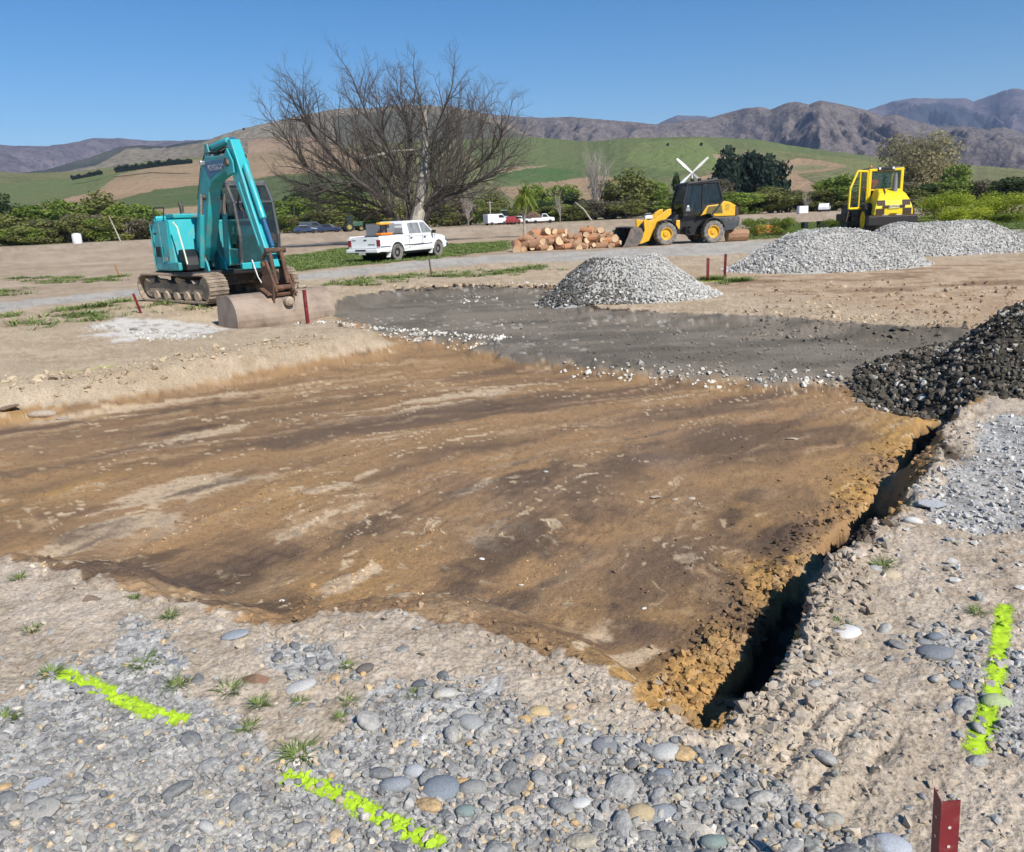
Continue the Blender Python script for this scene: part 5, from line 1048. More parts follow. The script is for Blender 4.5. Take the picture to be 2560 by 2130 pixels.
# ------------------------------------------------------------------ soil roller seen from behind
def roller():
    c = at(2208, 43.0); t = thing('soil_roller', 'yellow road roller with its cab door open behind the gravel piles', 'roller', (c[0], c[1], H1(*c)), math.pi/2-.14)
    # local x forward (away), y left
    for y, s in ((.82, 1), (-.82, -1)): wheel(t, (-.5, y, .75), .75, .5, .4, M_YELR, M_RUB, s, 16)
    b = MB(); b.lathe([(.72, -1.05), (.75, -1.0), (.75, 1.0), (.72, 1.05)], (2.6, 0, .75), 'Y', 32); b.build('drum', M_DSTEEL, t, True)
    b = MB(); b.box((2.6, 1.15, .85), (1.9, .12, .35)); b.box((2.6, -1.15, .85), (1.9, .12, .35)); b.box((3.5, 0, .85), (.15, 2.4, .35)); b.box((1.75, 0, .85), (.2, 2.4, .4)); b.build('drum_frame', M_BLACK, t, bevel=.03)
    b = MB(); b.box((.1, 0, .95), (2.6, 1.3, .7)); b.box((.5, .85, 1.0), (1.1, .55, 1.0)); b.box((.5, -.85, 1.0), (1.1, .5, .9)); b.build('chassis', M_BLACK, t, bevel=.04)
    b = MB(); b.box((-1.45, 0, .72), (.35, 2.15, .42)); b.build('rear_bumper', simple('brown_black_steel', (.022, .017, .015), .5, var=.3), t, bevel=.04)
    b = MB(); b.box((-1.45, 0, .945), (.36, 2.1, .03)); bt = b.build('bumper_top', M_RUST, t); b = MB(); b.box((-1.6, .35, .965), (.06, .25, .02)); b.box((-1.6, -.25, .965), (.06, .25, .02)); b.build('white_marking', M_WHITEP, bt)
    # engine hood: lofted sections narrowing upwards and forwards
    secs = [(-1.62, .95, .86, .90), (-1.62, 1.28, .84, .86), (-1.52, 1.62, .72, .80), (-1.25, 1.92, .58, .70), (-.75, 2.12, .50, .58), (.0, 2.16, .46, .56)]
    V = []; n = 6
    for x, z, w, w2 in secs: V += [(x, w, z)]
    b = MB(); L = [(x, z) for x, z, *_ in secs]; wz = {z: w for x, z, w, _ in secs}
    poly = L+[(.0, .95)]; V = [(x, wz.get(z, .86)*(1), z) for x, z in poly]+[(x, -wz.get(z, .86), z) for x, z in poly]; m = len(poly)
    b.add(V, [tuple(range(m)), tuple(range(2*m-1, m-1, -1))]+[(i, i+m, (i+1) % m+m, (i+1) % m) for i in range(m)]); hood = b.build('engine_hood', M_YELR, t, bevel=.07, seg=3)
    M_BRG = simple('brown_grille_mesh', (.05, .028, .018), .7)
    for y in (-.58, .58):
        b = MB(); b.box((-1.635, y, 1.12), (.02, .36, .26)); b.build('grille', M_BRG, hood); b = MB(); b.box((-1.555, y*.93, 1.50), (.03, .34, .24), ry=.3); b.build('grille', M_BRG, hood)
    b = MB(); b.box((-1.64, 0, 1.33), (.02, .95, .12)); b.build('lamp_bar', M_BRG, hood); b = MB(); b.box((-1.65, 0, 1.33), (.02, .46, .16)); pl = b.build('number_plate', simple('plate', (.72, .66, .35), .5), hood); text('lettering', 'BOMAG', .13, M_BRG, pl, (-1.665, 0, 1.33), (math.pi/2, 0, -math.pi/2), .002)
    b = MB(); b.box((-1.635, 0, 1.02), (.02, .3, .03)); b.build('badge', M_BLACK, hood)
    tube_o('exhaust_stack', [(-.95, -.18, 2.0), (-.95, -.18, 2.2), (-.95, -.18, 2.62), (-.97, -.18, 2.8)], [.13, .12, .09, .06], simple('grey_pipe', (.2, .2, .2), .5, .3), hood, 12)
    tube_o('hood_rib', [(-1.5, .42, 1.55), (-1.2, .3, 1.97), (-.7, .22, 2.16)], .03, M_RUST, hood)
    # cab
    X0, X1, hw, Z0, Z1 = -.15, 1.25, .72, 1.35, 3.05
    b = MB()
    for x in (X0, X1):
        for y in (-hw, hw): b.box((x, y*.985, (Z0+Z1)/2), (.12, .13, Z1-Z0))
    for x in (X0, X1): b.box((x, 0, Z1-.05), (.12, 2*hw, .12)); b.box((x, 0, Z0+.75), (.08, 2*hw, .06))
    for y in (-hw, hw): b.box(((X0+X1)/2, y, Z1-.05), (X1-X0, .12, .12))
    cab = b.build('cab', M_YELR, t, bevel=.02)
    b = MB(); b.box(((X0+X1)/2, 0, Z1+.02), (X1-X0+.1, 2*hw-.1, .1)); b.build('cab_roof', M_GREYD, cab, bevel=.03); b = MB(); b.box((X0-.07, .02, Z1-.02), (.05, .75, .16)); b.build('light_bar', M_BLACK, cab, bevel=.02)
    for y in (-.28, .32): b = MB(); b.box((X0-.10, y, Z1-.0), (.04, .1, .11)); b.build('rear_light', M_WHITEP, cab, bevel=.02)
    b = MB(); b.box((X0-.0, 0, (Z0+.78+Z1)/2-.03), (.02, 2*hw-.14, Z1-Z0-.9)); b.build('rear_window', M_GREENG, cab); b = MB(); b.box((X0+.04, .05, Z0+1.25), (.05, .04, .9)); b.build('window_post', M_BLACK, cab)
    b = MB(); b.box(((X0+X1)/2, -hw, 2.45), (X1-X0-.1, .02, 1.1)); b.build('side_window', M_GLASS, cab); b = MB(); b.box((X1, 0, 2.4), (.02, 2*hw-.1, 1.2)); b.build('windscreen', M_GLASS, cab)
    b = MB(); b.box((.55, 0, 1.6), (1.5, 1.35, .1)); b.box((.25, .3, 1.85), (.45, .5, .12)); b.box((.02, .3, 2.1), (.08, .44, .4)); b.build('operator_seat', M_BLACK, cab, bevel=.03)
    # open door, swung out to the left and rearward
    d = bpy.data.objects.new('cab_door', None); b = MB(); dw = 1.0
    fr = [(0, 1.30), (.02, 2.95), (dw*.62, 2.98), (dw, 2.2), (dw*1.02, 1.30)]
    for p, q in zip(fr, fr[1:]+fr[:1]): b.tube([(p[0], 0, p[1]), (q[0], 0, q[1])], .05, 8)
    b.tube([(dw*.45, 0, 1.3), (dw*.45, 0, 2.95)], .035, 8)
    d = b.build('cab_door', M_YELR, t, True); d.location = (X0+.0, hw+.08, 0); d.rotation_euler = (0, 0, math.radians(118))
    b = MB(); b.add([(p[0], 0, p[1]) for p in fr], [tuple(range(5))]); g_ = b.build('door_window', M_GLASS, d); b = MB(); b.tube([(.95, -.05, 1.3), (1.06, -.07, .7)], .03, 8); b.build('door_stay', M_RUST, d)
    b = MB()
    for z in (.35, .65, .95): b.box((.55, 1.2, z), (.5, .3, .04))
    b.box((.3, 1.3, .8), (.04, .04, 1.4)); b.box((.82, 1.3, .8), (.04, .04, 1.4)); b.build('access_ladder', M_BLACK, t)
    b = MB(); b.lathe([(.05, 0), (.05, .1), (.03, .13)], (.9, .4, Z1+.07), 'Z', 10); b.build('beacon', M_ORG, cab, True)
    b = MB(); b.box((.75, 1.12, 1.32), (.04, .2, .3)); b.build('mirror', M_CHR, t, bevel=.01)
    return t, c
ROL, rc = roller()
def person(parent_mat, label):
    """seated driver, skinned from one skeleton"""
    P = [(0, 0, 0), (0, 0, .18), (.01, 0, .36), (.04, 0, .50), (.08, 0, .58), (.11, 0, .68), (.13, 0, .78), (0, .22, .49), (.05, .34, .28), (.24, .30, .14), (.34, .26, .15), (0, -.22, .49), (.05, -.30, .25), (.26, -.22, .18), (.36, -.18, .2),
         (.05, .10, -.02), (.42, .14, .02), (.48, .14, -.38), (.60, .14, -.42), (.05, -.10, -.02), (.42, -.14, .02), (.48, -.14, -.38), (.60, -.14, -.42)]
    E = [(0, 1), (1, 2), (2, 3), (3, 4), (4, 5), (5, 6), (3, 7), (7, 8), (8, 9), (9, 10), (3, 11), (11, 12), (12, 13), (13, 14), (0, 15), (15, 16), (16, 17), (17, 18), (0, 19), (19, 20), (20, 21), (21, 22)]
    R_ = [.16, .16, .17, .14, .055, .10, .085, .085, .06, .045, .04, .085, .06, .045, .04, .11, .08, .055, .05, .11, .08, .055, .05]
    me = bpy.data.meshes.new('person'); me.from_pydata(P, E, []); o = bpy.data.objects.new('person', me); COL.objects.link(o)
    for m in (M_HIVIS, M_SKIN, M_NAVY): me.materials.append(m)
    s = o.modifiers.new('skin', 'SKIN'); o.modifiers.new('sub', 'SUBSURF').levels = 2; o.modifiers['sub'].render_levels = 2
    for i, r in enumerate(R_): me.skin_vertices[0].data[i].radius = (r, r)
    me.skin_vertices[0].data[0].use_root = True
    dg = bpy.context.evaluated_depsgraph_get(); m2 = bpy.data.meshes.new_from_object(o.evaluated_get(dg)); o.modifiers.clear(); o.data = m2
    for p in m2.polygons:
        c = p.center; p.use_smooth = True; p.material_index = 1 if (c.z > .56 and c.x > .02) or c.x > .33 and c.z > .08 else (2 if c.z < .06 else 0)
    return tag(o, label, 'person')
p_ = person(None, 'person in orange hi-vis jacket seated in the roller cab'); p_.matrix_world = Matrix.Translation((rc[0], rc[1], H1(*rc))) @ Matrix.Rotation(math.pi/2-.14, 4, 'Z') @ Matrix.Translation((.10, .46, 2.02)) @ Matrix.Rotation(.25, 4, 'Z')
hb = MB(); hb.lathe([(.12, -.02), (.125, .03), (.10, .09), (.05, .125), (.01, .13)], (.13, 0, .80), 'Z', 14); hh_ = hb.build('hair', simple('orange_helmet', (.85, .16, .03), .4), p_, True); hh_.name = 'helmet'
# ------------------------------------------------------------------ white pickup
def pickup():
    r, f = G(995, 652), G(1103, 640); hd = f-r; hd /= np.linalg.norm(hd); a = math.atan2(hd[1], hd[0]); WB = 2.95; side = np.array([-hd[1], hd[0]])
    c = r+side*.80                                   # rear axle centre
    t = thing('pickup_truck', 'white double cab pickup truck with tools in its tray on the grass verge', 'pickup truck', (c[0], c[1], H1(*c)), a)
    # local x forward from rear axle, y left, z up; right side (y<0) faces the camera
    hw = .84
    def arch(xc, r_=.39, n=9): return [(xc+r_*math.cos(math.radians(q)), .34+r_*math.sin(math.radians(q))) for q in np.linspace(0, 180, n)]
    low = [(-1.12, .42), (-1.14, .95), (-1.10, 1.0), (1.12, 1.0), (1.15, 1.03), (2.62, 1.03), (3.42, .93), (3.66, .84), (3.70, .62), (3.68, .42)]
    poly = low+[(p[0], max(p[1], .36)) for p in [(WB+.42, .36)]+arch(WB)+[(WB-.42, .30), (.45, .30)]+arch(0)+[(-.43, .38)]]
    b = MB(); b.prism(poly, -hw, hw, 'Y'); V = []
    for x, y, z in b.v: V.append((x, y*(1-.05*max(0, (z-.55))/.5-(.05 if x > 3.3 else 0)-.02*(z < .4)), z))
    b.v = V; body = b.build('body', M_WHITEP, t, bevel=.035, seg=3)
    # tray hollow shown as a dark liner
    b = MB(); b.box((-.28, 0, 1.006), (1.5, 1.36, .012)); b.build('tray_liner', M_GREYB, t)
    b = MB()
    for y in (-.76, .76): b.box((-.28, y, 1.025), (1.6, .06, .05))
    b.build('tray_rail', M_WHITEP, t, bevel=.01); tube_o('sport_rail', [(-.1, -.74, 1.10), (.56, -.74, 1.10)], .018, M_BLACK, t)
    # greenhouse
    gp = [(.56, 1.0), (.63, 1.42), (.71, 1.54), (.83, 1.60), (2.05, 1.61), (2.20, 1.57), (2.78, 1.04)]
    b = MB(); b.prism(gp, -hw+.03, hw-.03, 'Y'); b.v = [(x, y*(1-.19*max(0, z-1.02)/.58), z) for x, y, z in b.v]; gh = b.build('cabin', M_WHITEP, t, bevel=.04, seg=3)
    def gy(z): return (hw-.03)*(1-.19*max(0, z-1.02)/.58)
    def win(nm, pts, m=M_GLASSD):
        for s in (-1, 1): b = MB(); b.add([(x, s*(gy(z)+.006), z) for x, z in pts], [tuple(range(len(pts)))]); b.build(nm, m, gh)
    win('front_window', [(1.82, 1.07), (1.80, 1.52), (2.14, 1.52), (2.62, 1.09)]); win('rear_side_window', [(.90, 1.07), (.92, 1.46), (.98, 1.52), (1.73, 1.52), (1.76, 1.07)])
    b = MB(); b.add([(2.23, -.60, 1.545), (2.23, .60, 1.545), (2.755, .72, 1.09), (2.755, -.72, 1.09)], [(0, 1, 2, 3)]); b.v = [(x+.012, y, z+.012) for x, y, z in b.v]; b.build('windscreen', M_GLASSD, gh)
    b = MB(); b.add([(.58, -.70, 1.06), (.58, .70, 1.06), (.658, .64, 1.49), (.658, -.64, 1.49)], [(0, 1, 2, 3)]); b.v = [(x-.014, y, z) for x, y, z in b.v]; b.build('rear_window', M_GLASSD, gh)
    # wheels, arches
    for x in (0, WB):
        for y, s in ((-.74, -1), (.74, 1)): wheel(t, (x, y, .345), .345, .22, .215, simple('alloy', (.27, .27, .27), .5, .5, dirt=(.3, .28, .25), dirt_amt=.4), M_TYRE, s)
        b = MB(); b.lathe([(.385, -.80), (.385, .80)], (x, 0, .36), 'Y', 24); b.build('wheel_well', M_BLACK, t)
        for s in (-1, 1):
            b = MB(); P = [(x+.41*math.cos(math.radians(q)), s*(hw+.008), .35+.41*math.sin(math.radians(q))) for q in range(5, 176, 17)]; b.tube(P, .022, 6); b.build('arch_trim', M_BLACK if x == 0 else M_WHITEP, t, True)
    b = MB(); b.box((1.48, 0, .36), (2.0, 1.4, .2)); b.box((-.6, 0, .42), (.9, 1.2, .15)); b.build('underbody', M_BLACK, t)
    # rear: tailgate, lights, bumper
    b = MB(); b.box((-1.15, 0, .78), (.02, 1.30, .42)); tg = b.build('tailgate', M_WHITEP, t, bevel=.008)
    b = MB(); b.box((-1.165, -.10, .9), (.02, .14, .04)); b.build('handle', M_BLACK, tg); b = MB(); b.box((-1.164, .50, .90), (.01, .2, .035)); b.box((-1.164, -.42, .72), (.01, .36, .05)); b.build('badge', M_CHR, tg)
    for s in (-1, 1):
        b = MB(); b.box((-1.13, s*.755, .80), (.06, .16, .32)); lt = b.build('tail_light', M_LRED, t, bevel=.01); b = MB(); b.box((-1.135, s*.755, .93), (.062, .161, .07)); b.build('reverse_lens', M_WHITEP, lt)
    b = MB(); b.box((-1.22, 0, .47), (.2, 1.66, .15)); bp = b.build('rear_bumper', M_WHITEP, t, bevel=.03); b = MB(); b.box((-1.325, .05, .50), (.01, .55, .06)); b.build('plate_recess', M_BLACK, bp)
    b = MB(); b.box((-1.28, 0, .36), (.1, .3, .08)); b.build('tow_bar', simple('tow_cream', (.5, .48, .38), .6), t)
    # front
    b = MB(); b.box((3.70, 0, .48), (.14, 1.64, .18)); b.build('front_bumper', M_GREYD, t, bevel=.03); b = MB(); b.box((3.66, 0, .74), (.05, .9, .14)); b.build('front_grille', M_BLACK, t)
    for s in (-1, 1): b = MB(); b.box((3.62, s*.66, .76), (.12, .3, .17)); b.build('headlight', M_CHR, t, bevel=.03)
    for s in (-1, 1): b = MB(); b.box((2.52, s*.93, 1.10), (.10, .17, .13)); b.build('wing_mirror', M_BLACK, t, bevel=.02)
    for x, nm in ((1.98, 'door_handle'), (1.0, 'door_handle')):
        b = MB(); b.box((x-.0, -hw-.0, .91), (.14, .03, .035)); b.build(nm, M_BLACK, t)
    b = MB()
    for x0, x1 in ((.45, 2.5), (-1.1, -.45)): b.box(((x0+x1)/2, -hw-.0, .62), (x1-x0, .02, .028))
    b.build('side_strip', M_BLACK, t)
    b = MB()
    for x in (1.80, 2.72, .85): b.box((x, -hw+.006, .72), (.008, .012, .55))
    b.build('door_seam', M_GREYB, t)
    for x in (-.48, 2.5): b = MB(); b.box((x, -.72, .27), (.02, .2, .2), ry=.35); b.build('mud_flap', M_WHITEP, t)
    b = MB(); b.box((2.95, -hw-.0, .80), (.04, .02, .03)); b.build('side_repeater', M_BLACK, t)
    def local(x, y, z): return t.location+Matrix.Rotation(a, 3, 'Z') @ Vector((x, y, z))
    # load in the tray
    b = MB(); b.box((0, 0, .24), (.62, 1.05, .46)); bx_ = b.build('tool_box', M_GREYB, bevel=.02); bx_.location = local(.05, .05, 1.03); bx_.rotation_euler = (0, 0, a); tag(bx_, 'grey tool box standing in the white pickup tray', 'tool box')
    b = MB(); b.box((0, 0, .02), (.62, 1.03, .03)); lid = b.build('lid', M_GREYB, bx_, bevel=.01); lid.location = (0, 0, .47)
    k = thing('plate_compactor', 'orange plate compactor on the near side of the pickup tray', 'compactor', local(-.42, -.52, 1.03), a); b = MB(); b.box((0, 0, .08), (.75, .32, .1)); b.build('base_plate', M_ORG, k, bevel=.03); b = MB(); b.tube([(-.2, 0, .12), (-.2, 0, .45)], .03, 8); b.tube([(.15, 0, .12), (.15, 0, .45)], .03, 8); b.build('post', M_BLACK, k); b = MB(); b.box((0, 0, .5), (.72, .22, .1)); b.build('top_cover', simple('amber_plastic', (.8, .40, .03), .5), k, bevel=.03)
    return t
pickup()
# ================================================================== TREES AND SHRUBS
def leaf_material(name, a, b_, c=None):
    m, n, b = newmat(name); L = n.links
    col = ramp(n, attr(n, 'rnd'), [(0, a), (.6, b_), (1, c or tuple(v*1.35 for v in b_))])
    r = nd(n, 'ObjectInfo').outputs['Random']; col = mixc(n, 1., col, ramp(n, r, [(0, (.78, .8, .75)), (1, (1.18, 1.12, 1.05))]), 'MULTIPLY')
    col = mixc(n, 1., col, (1.75, 1.7, 1.6), 'MULTIPLY')
    L.new(col, b.inputs['Base Color']); b.inputs['Roughness'].default_value = .7; b.inputs['Specular IOR Level'].default_value = .2
    tr = nd(n, 'BsdfTranslucent'); L.new(col, tr.inputs[0]); mx = nd(n, 'MixShader'); mx.inputs[0].default_value = .35
    L.new(b.outputs[0], mx.inputs[1]); L.new(tr.outputs[0], mx.inputs[2]); L.new(mx.outputs[0], n.nodes['Material Output'].inputs[0]); return m
ML = {'olive': leaf_material('olive_leaves', (.05, .058, .02), (.12, .13, .042)), 'green': leaf_material('spring_leaves', (.045, .07, .014), (.12, .17, .032), (.2, .25, .06)), 'dark': leaf_material('dark_leaves', (.012, .02, .010), (.035, .055, .022)),
      'yellow': leaf_material('yellow_green_leaves', (.09, .13, .015), (.26, .31, .04), (.38, .40, .07)), 'brown': leaf_material('winter_twigs', (.055, .05, .035), (.115, .105, .075)), 'pine': leaf_material('pine_needles', (.006, .013, .010), (.018, .032, .022)), 'grey': leaf_material('grey_twigs', (.13, .115, .095), (.26, .235, .2)),
      'willow': leaf_material('budding_willow', (.13, .12, .07), (.22, .205, .125))}
M_TRUNK = simple('tree_bark', (.19, .16, .13), .95, var=.35, scale=3, bmp=.5); M_DBARK = simple('dark_bark', (.085, .072, .062), .95, var=.35, scale=3); M_PBARK = simple('pale_dead_wood', (.40, .36, .30), .9, var=.25, scale=3, bmp=.4); M_TWIG = simple('bare_twigs', (.095, .075, .066), .95, var=.3, scale=2)
def crown_mesh(name, seed, mat, nb=16, nl=130, size=.085, conical=False, hollow=.35, squash=.8):
    """leaf-clump quads through several lobes; unit crown: radius 1, z 0..2"""
    r = np.random.default_rng(seed); C = []; S = []
    for k in range(nb):
        if conical: z = r.uniform(0, 1.9); q = (1-z/2.05)*.75; a = r.uniform(0, 6.28); C.append((q*math.cos(a)*.6, q*math.sin(a)*.6, z)); S.append(.22+.35*(1-z/2))
        else:
            a = r.uniform(0, 6.28); z = r.uniform(.25, 1.65); q = math.sqrt(max(0, 1-((z-.85)/1.05)**2))*r.uniform(.3, .72); C.append((q*math.cos(a), q*math.sin(a), z)); S.append(r.uniform(.26, .46))
    C = np.array(C); S = np.array(S)
    N = nb*nl; w = np.repeat(np.arange(nb), nl); d = r.normal(size=(N, 3)); d /= np.linalg.norm(d, axis=1)[:, None]
    P = C[w]+d*(S[w]*(hollow+(1-hollow)*r.random(N)**.45))[:, None]*np.array([1, 1, squash]); P[:, 2] = np.abs(P[:, 2])
    n = d*.7+r.normal(size=(N, 3))*.6; n /= np.linalg.norm(n, axis=1)[:, None]; u = np.cross(n, r.normal(size=(N, 3))); u /= np.linalg.norm(u, axis=1)[:, None]; v = np.cross(n, u)
    s = (size*r.uniform(.45, 1.3, N))[:, None]
    V = np.stack([P-u*s-v*s*.3, P+u*s*.2-v*s*.8, P+u*s+v*s*.25, P-u*s*.15+v*s*.9], 1); F = np.arange(N*4).reshape(N, 4)
    rn = np.clip(np.repeat(r.random(nb), nl)*.45+r.random(N)*.55, 0, 1)
    o = fastmesh(name, V.reshape(-1, 3), F, mat, attrs={'rnd': ('FLOAT', np.repeat(rn, 4))}); me = o.data; bpy.data.objects.remove(o); return me
def stem_mesh(name, seed, mat, n=6, h=1.2, spread=.5):
    r = np.random.default_rng(seed); b = MB()
    for k in range(n):
        a = r.uniform(0, 6.28); q = r.uniform(.1, 1)*spread; b.tube([(.04*math.cos(a), .04*math.sin(a), -.03), (q*.4*math.cos(a), q*.4*math.sin(a), h*.4), (q*math.cos(a), q*math.sin(a), h*r.uniform(.8, 1.1))], [.035, .025, .01], 5, False)
    o = b.build(name, mat); me = o.data; bpy.data.objects.remove(o); return me
CROWNS = {k: [crown_mesh('crown', 500+10*i+j, ML[k], nb=18 if k != 'willow' else 22, nl=230, size=.05) for j in range(3)] for i, k in enumerate(('olive', 'green', 'dark', 'yellow', 'brown'))}
CROWNS['broom'] = [crown_mesh('crown', 570+j, ML['yellow'], 34, 330, .026, hollow=.15, squash=1.35) for j in range(2)]; CROWNS['near'] = [crown_mesh('crown', 574, ML['green'], 26, 300, .03)]
CROWNS['pine'] = [crown_mesh('crown', 580+j, ML['pine'], 30, 110, .085, hollow=.2) for j in range(2)]; CROWNS['cone'] = [crown_mesh('crown', 590, ML['dark'], 26, 90, .07, True)]
STEMS = [stem_mesh('trunk', 600+j, M_TRUNK) for j in range(3)]
def shrub(kind, px, top, wpx, D, label, group, nm='shrub', cat='shrub', k=0, depth=.8, stretch=1.):
    p = at(px, D); z1 = zat(px, top, D)*1.04; w = wpx/FPX*D/2*1.08; hgt_ = z1/2.0
    t = thing(nm, label, cat, (p[0], p[1], -.1), RNG.uniform(0, 6.28), group); c = bpy.data.objects.new('crown', CROWNS[kind][k % len(CROWNS[kind])]); COL.objects.link(c); c.parent = t; c.scale = (w*1.02, w*depth+.3, hgt_*1.04)
    s = bpy.data.objects.new('trunk', STEMS[k % 3]); COL.objects.link(s); s.parent = t; s.scale = (w, w, hgt_*1.1); t.rotation_euler[2] = RNG.choice([0, math.pi])+RNG.normal(0, .15)-math.atan2(p[0], p[1]); return t
HEDGE = 'trees and shrubs along the far edge of the field'
for k, a in enumerate([
    ('dark', 20, 478, 150, 195, 'dark evergreen tree at the far left edge'), ('green', 100, 505, 130, 185, 'green shrub right of the dark left edge tree'), ('olive', 30, 530, 130, 178, 'low olive shrub in front of the dark left edge tree'), ('green', 175, 500, 110, 188, 'bushy shrub behind the white bale'), ('olive', 245, 484, 150, 192, 'rounded olive tree left of the excavator'), ('green', 335, 506, 120, 185, 'leafy green shrub just left of the excavator'), ('brown', 210, 535, 130, 180, 'brown twiggy shrub beside the white bale'), ('brown', 300, 548, 120, 178, 'low brown shrub behind the pale leaning branch'), ('olive', 130, 545, 120, 176, 'low olive shrub left of the white bale'), ('green', 385, 520, 60, 186, 'small green shrub half hidden by the excavator'),
    ('green', 735, 482, 130, 175, 'bright green tree right of the excavator boom'), ('dark', 800, 452, 150, 190, 'dark tree behind the left limbs of the bare tree'), ('green', 870, 478, 140, 172, 'green tree behind the pickup load'), ('olive', 960, 500, 130, 168, 'olive shrub left of the bare tree trunk'), ('brown', 1050, 500, 130, 172, 'brown thicket behind the bare tree trunk'), ('brown', 1135, 478, 150, 170, 'bare brown thicket right of the pickup cab'), ('olive', 1220, 480, 110, 180, 'olive thicket left of the cabbage tree'), ('dark', 690, 500, 90, 185, 'dark shrub right behind the excavator stick'), ('olive', 800, 520, 140, 165, 'low olive shrub above the parked dark cars'),
    ('green', 1330, 452, 80, 200, 'bright green tree behind the cabbage tree'), ('green', 1400, 460, 100, 185, 'green tree between the cabbage tree and the tall bush'), ('dark', 1440, 480, 110, 180, 'dark shrub above the right end of the log heap'), ('olive', 1560, 428, 160, 180, 'tall rounded olive bush left of the loader'), ('green', 1620, 448, 110, 190, 'green flank tree right of the tall olive bush'), ('brown', 1480, 500, 120, 172, 'brown undergrowth below the tall olive bush'), ('brown', 1650, 500, 100, 172, 'brown undergrowth left of the loader cab'), ('dark', 1350, 500, 90, 178, 'dark thicket behind the log heap'),
    ('green', 1850, 480, 130, 165, 'low green shrub behind the loader hood'), ('olive', 1950, 470, 130, 168, 'olive shrub between loader and roller'), ('olive', 2030, 475, 130, 172, 'pale olive shrub left of the roller'), ('green', 2090, 440, 110, 175, 'bright green tree left of the roller cab'), ('green', 1780, 492, 90, 168, 'green shrub just right of the loader cab'), ('brown', 1790, 440, 110, 190, 'grey brown bare shrub in front of the dark pines'),
    ('dark', 2320, 458, 140, 175, 'dark hedge tree right of the roller'), ('dark', 2420, 452, 140, 178, 'dark hedge tree above the yellow green bushes'), ('green', 2385, 408, 60, 185, 'slim green tree rising over the dark hedge'), ('dark', 2540, 440, 150, 165, 'dark green tree at the right edge'), ('brown', 2260, 490, 110, 168, 'brown shrub behind the roller hood'), ('brown', 2480, 500, 120, 160, 'brown undergrowth below the dark hedge')]):
    shrub(*a[:5], a[5], HEDGE, 'tree' if 'tree' in a[5] else 'shrub', 'tree' if 'tree' in a[5] else 'shrub', k)
for k, a in enumerate([('broom', 2370, 482, 130, 62, 'tall yellow green bush right of the roller'), ('broom', 2450, 482, 100, 64, 'second yellow green bush from the roller'), ('broom', 2535, 484, 130, 60, 'yellow green bush at the right edge of the photo'), ('near', 2300, 535, 90, 58, 'low green shrub at the roller bumper'), ('near', 2490, 530, 120, 58, 'darker green shrub between the yellow green bushes'), ('broom', 2420, 515, 110, 57, 'low yellow green bush in front of the tall one')]):
    shrub(*a[:5], a[5], 'bushes right of the roller', k=k, depth=.9)
for k, a in enumerate([('near', 1890, 540, 70, 46, 'low green weeds behind the loader'), ('near', 1955, 538, 70, 47, 'low green weeds left of the dark bins'), ('near', 2090, 542, 60, 47, 'low green weeds left of the roller drum'), ('near', 1553, 566, 50, 46, 'green clump between log heap and loader bucket')]):
    shrub(*a[:5], a[5], 'low weeds by the yard', 'weed_clump', 'weeds', k=k)
for k in range(46):
    px = -40+k*58+RNG.normal(0, 12); D = RNG.uniform(168, 178)
    if 560 < px < 660: continue
    shrub(['olive', 'green', 'olive', 'brown'][k % 4], px, horizon_y(px)-RNG.uniform(22, 48), RNG.uniform(80, 130), D, 'low scrubby undergrowth along the foot of the far hedge', 'undergrowth along the far hedge', 'shrub', 'shrub', k)
shrub('cone', 1690, 438, 46, 175, 'slim dark conical tree left of the frost fan', HEDGE, 'conifer', 'tree', 0)
for k, (px, top, wpx, D) in enumerate([(1830, 374, 90, 235), (1880, 380, 100, 240), (1930, 392, 80, 230), (1805, 395, 50, 232)]):
    shrub('pine', px, top, wpx, D, ['tallest dark pine in the clump behind the loader', 'broad dark pine in the middle of the clump', 'dark pine at right end of the clump', 'slim dark pine at left end of the clump'][k], 'dark pine clump', 'pine_tree', 'tree', k)
# shelter belts on the hill at left
def belt(px, py, h, label, k):
    D = 640; p = at(px, D); z = zat(px, py, D); w = h*.42/FPX*D; t = thing('shelter_tree', label, 'tree', (p[0], p[1], z-1), 0, 'dark shelter belt on the left hill'); c = bpy.data.objects.new('crown', CROWNS['pine'][k % 2]); COL.objects.link(c); c.parent = t; c.scale = (w, w, h/FPX*D/2)
    s = bpy.data.objects.new('trunk', STEMS[k % 3]); COL.objects.link(s); s.parent = t; s.scale = (w*.5, w*.5, h/FPX*D/2.5)
for k in range(34):
    px = 315+k*5.6; belt(px, np.interp(px, [315, 430, 510], [428, 412, 404]), RNG.uniform(10, 16), 'dark conifer in the shelter belt on the left hill', k)
for k in range(14):
    px = 205+k*5.6; belt(px, np.interp(px, [205, 285], [446, 431]), RNG.uniform(7, 12), 'small dark tree in the lower belt on the left hill', k)
for px, py, h, lb in ((1668, 362, 8, 'lone dark tree on the green hill, left of two'), (1750, 362, 9, 'lone dark tree on the green hill, right of two'), (638, 322, 6, 'tiny lone tree on the tan hilltop')): belt(px, py, h, lb, 1)
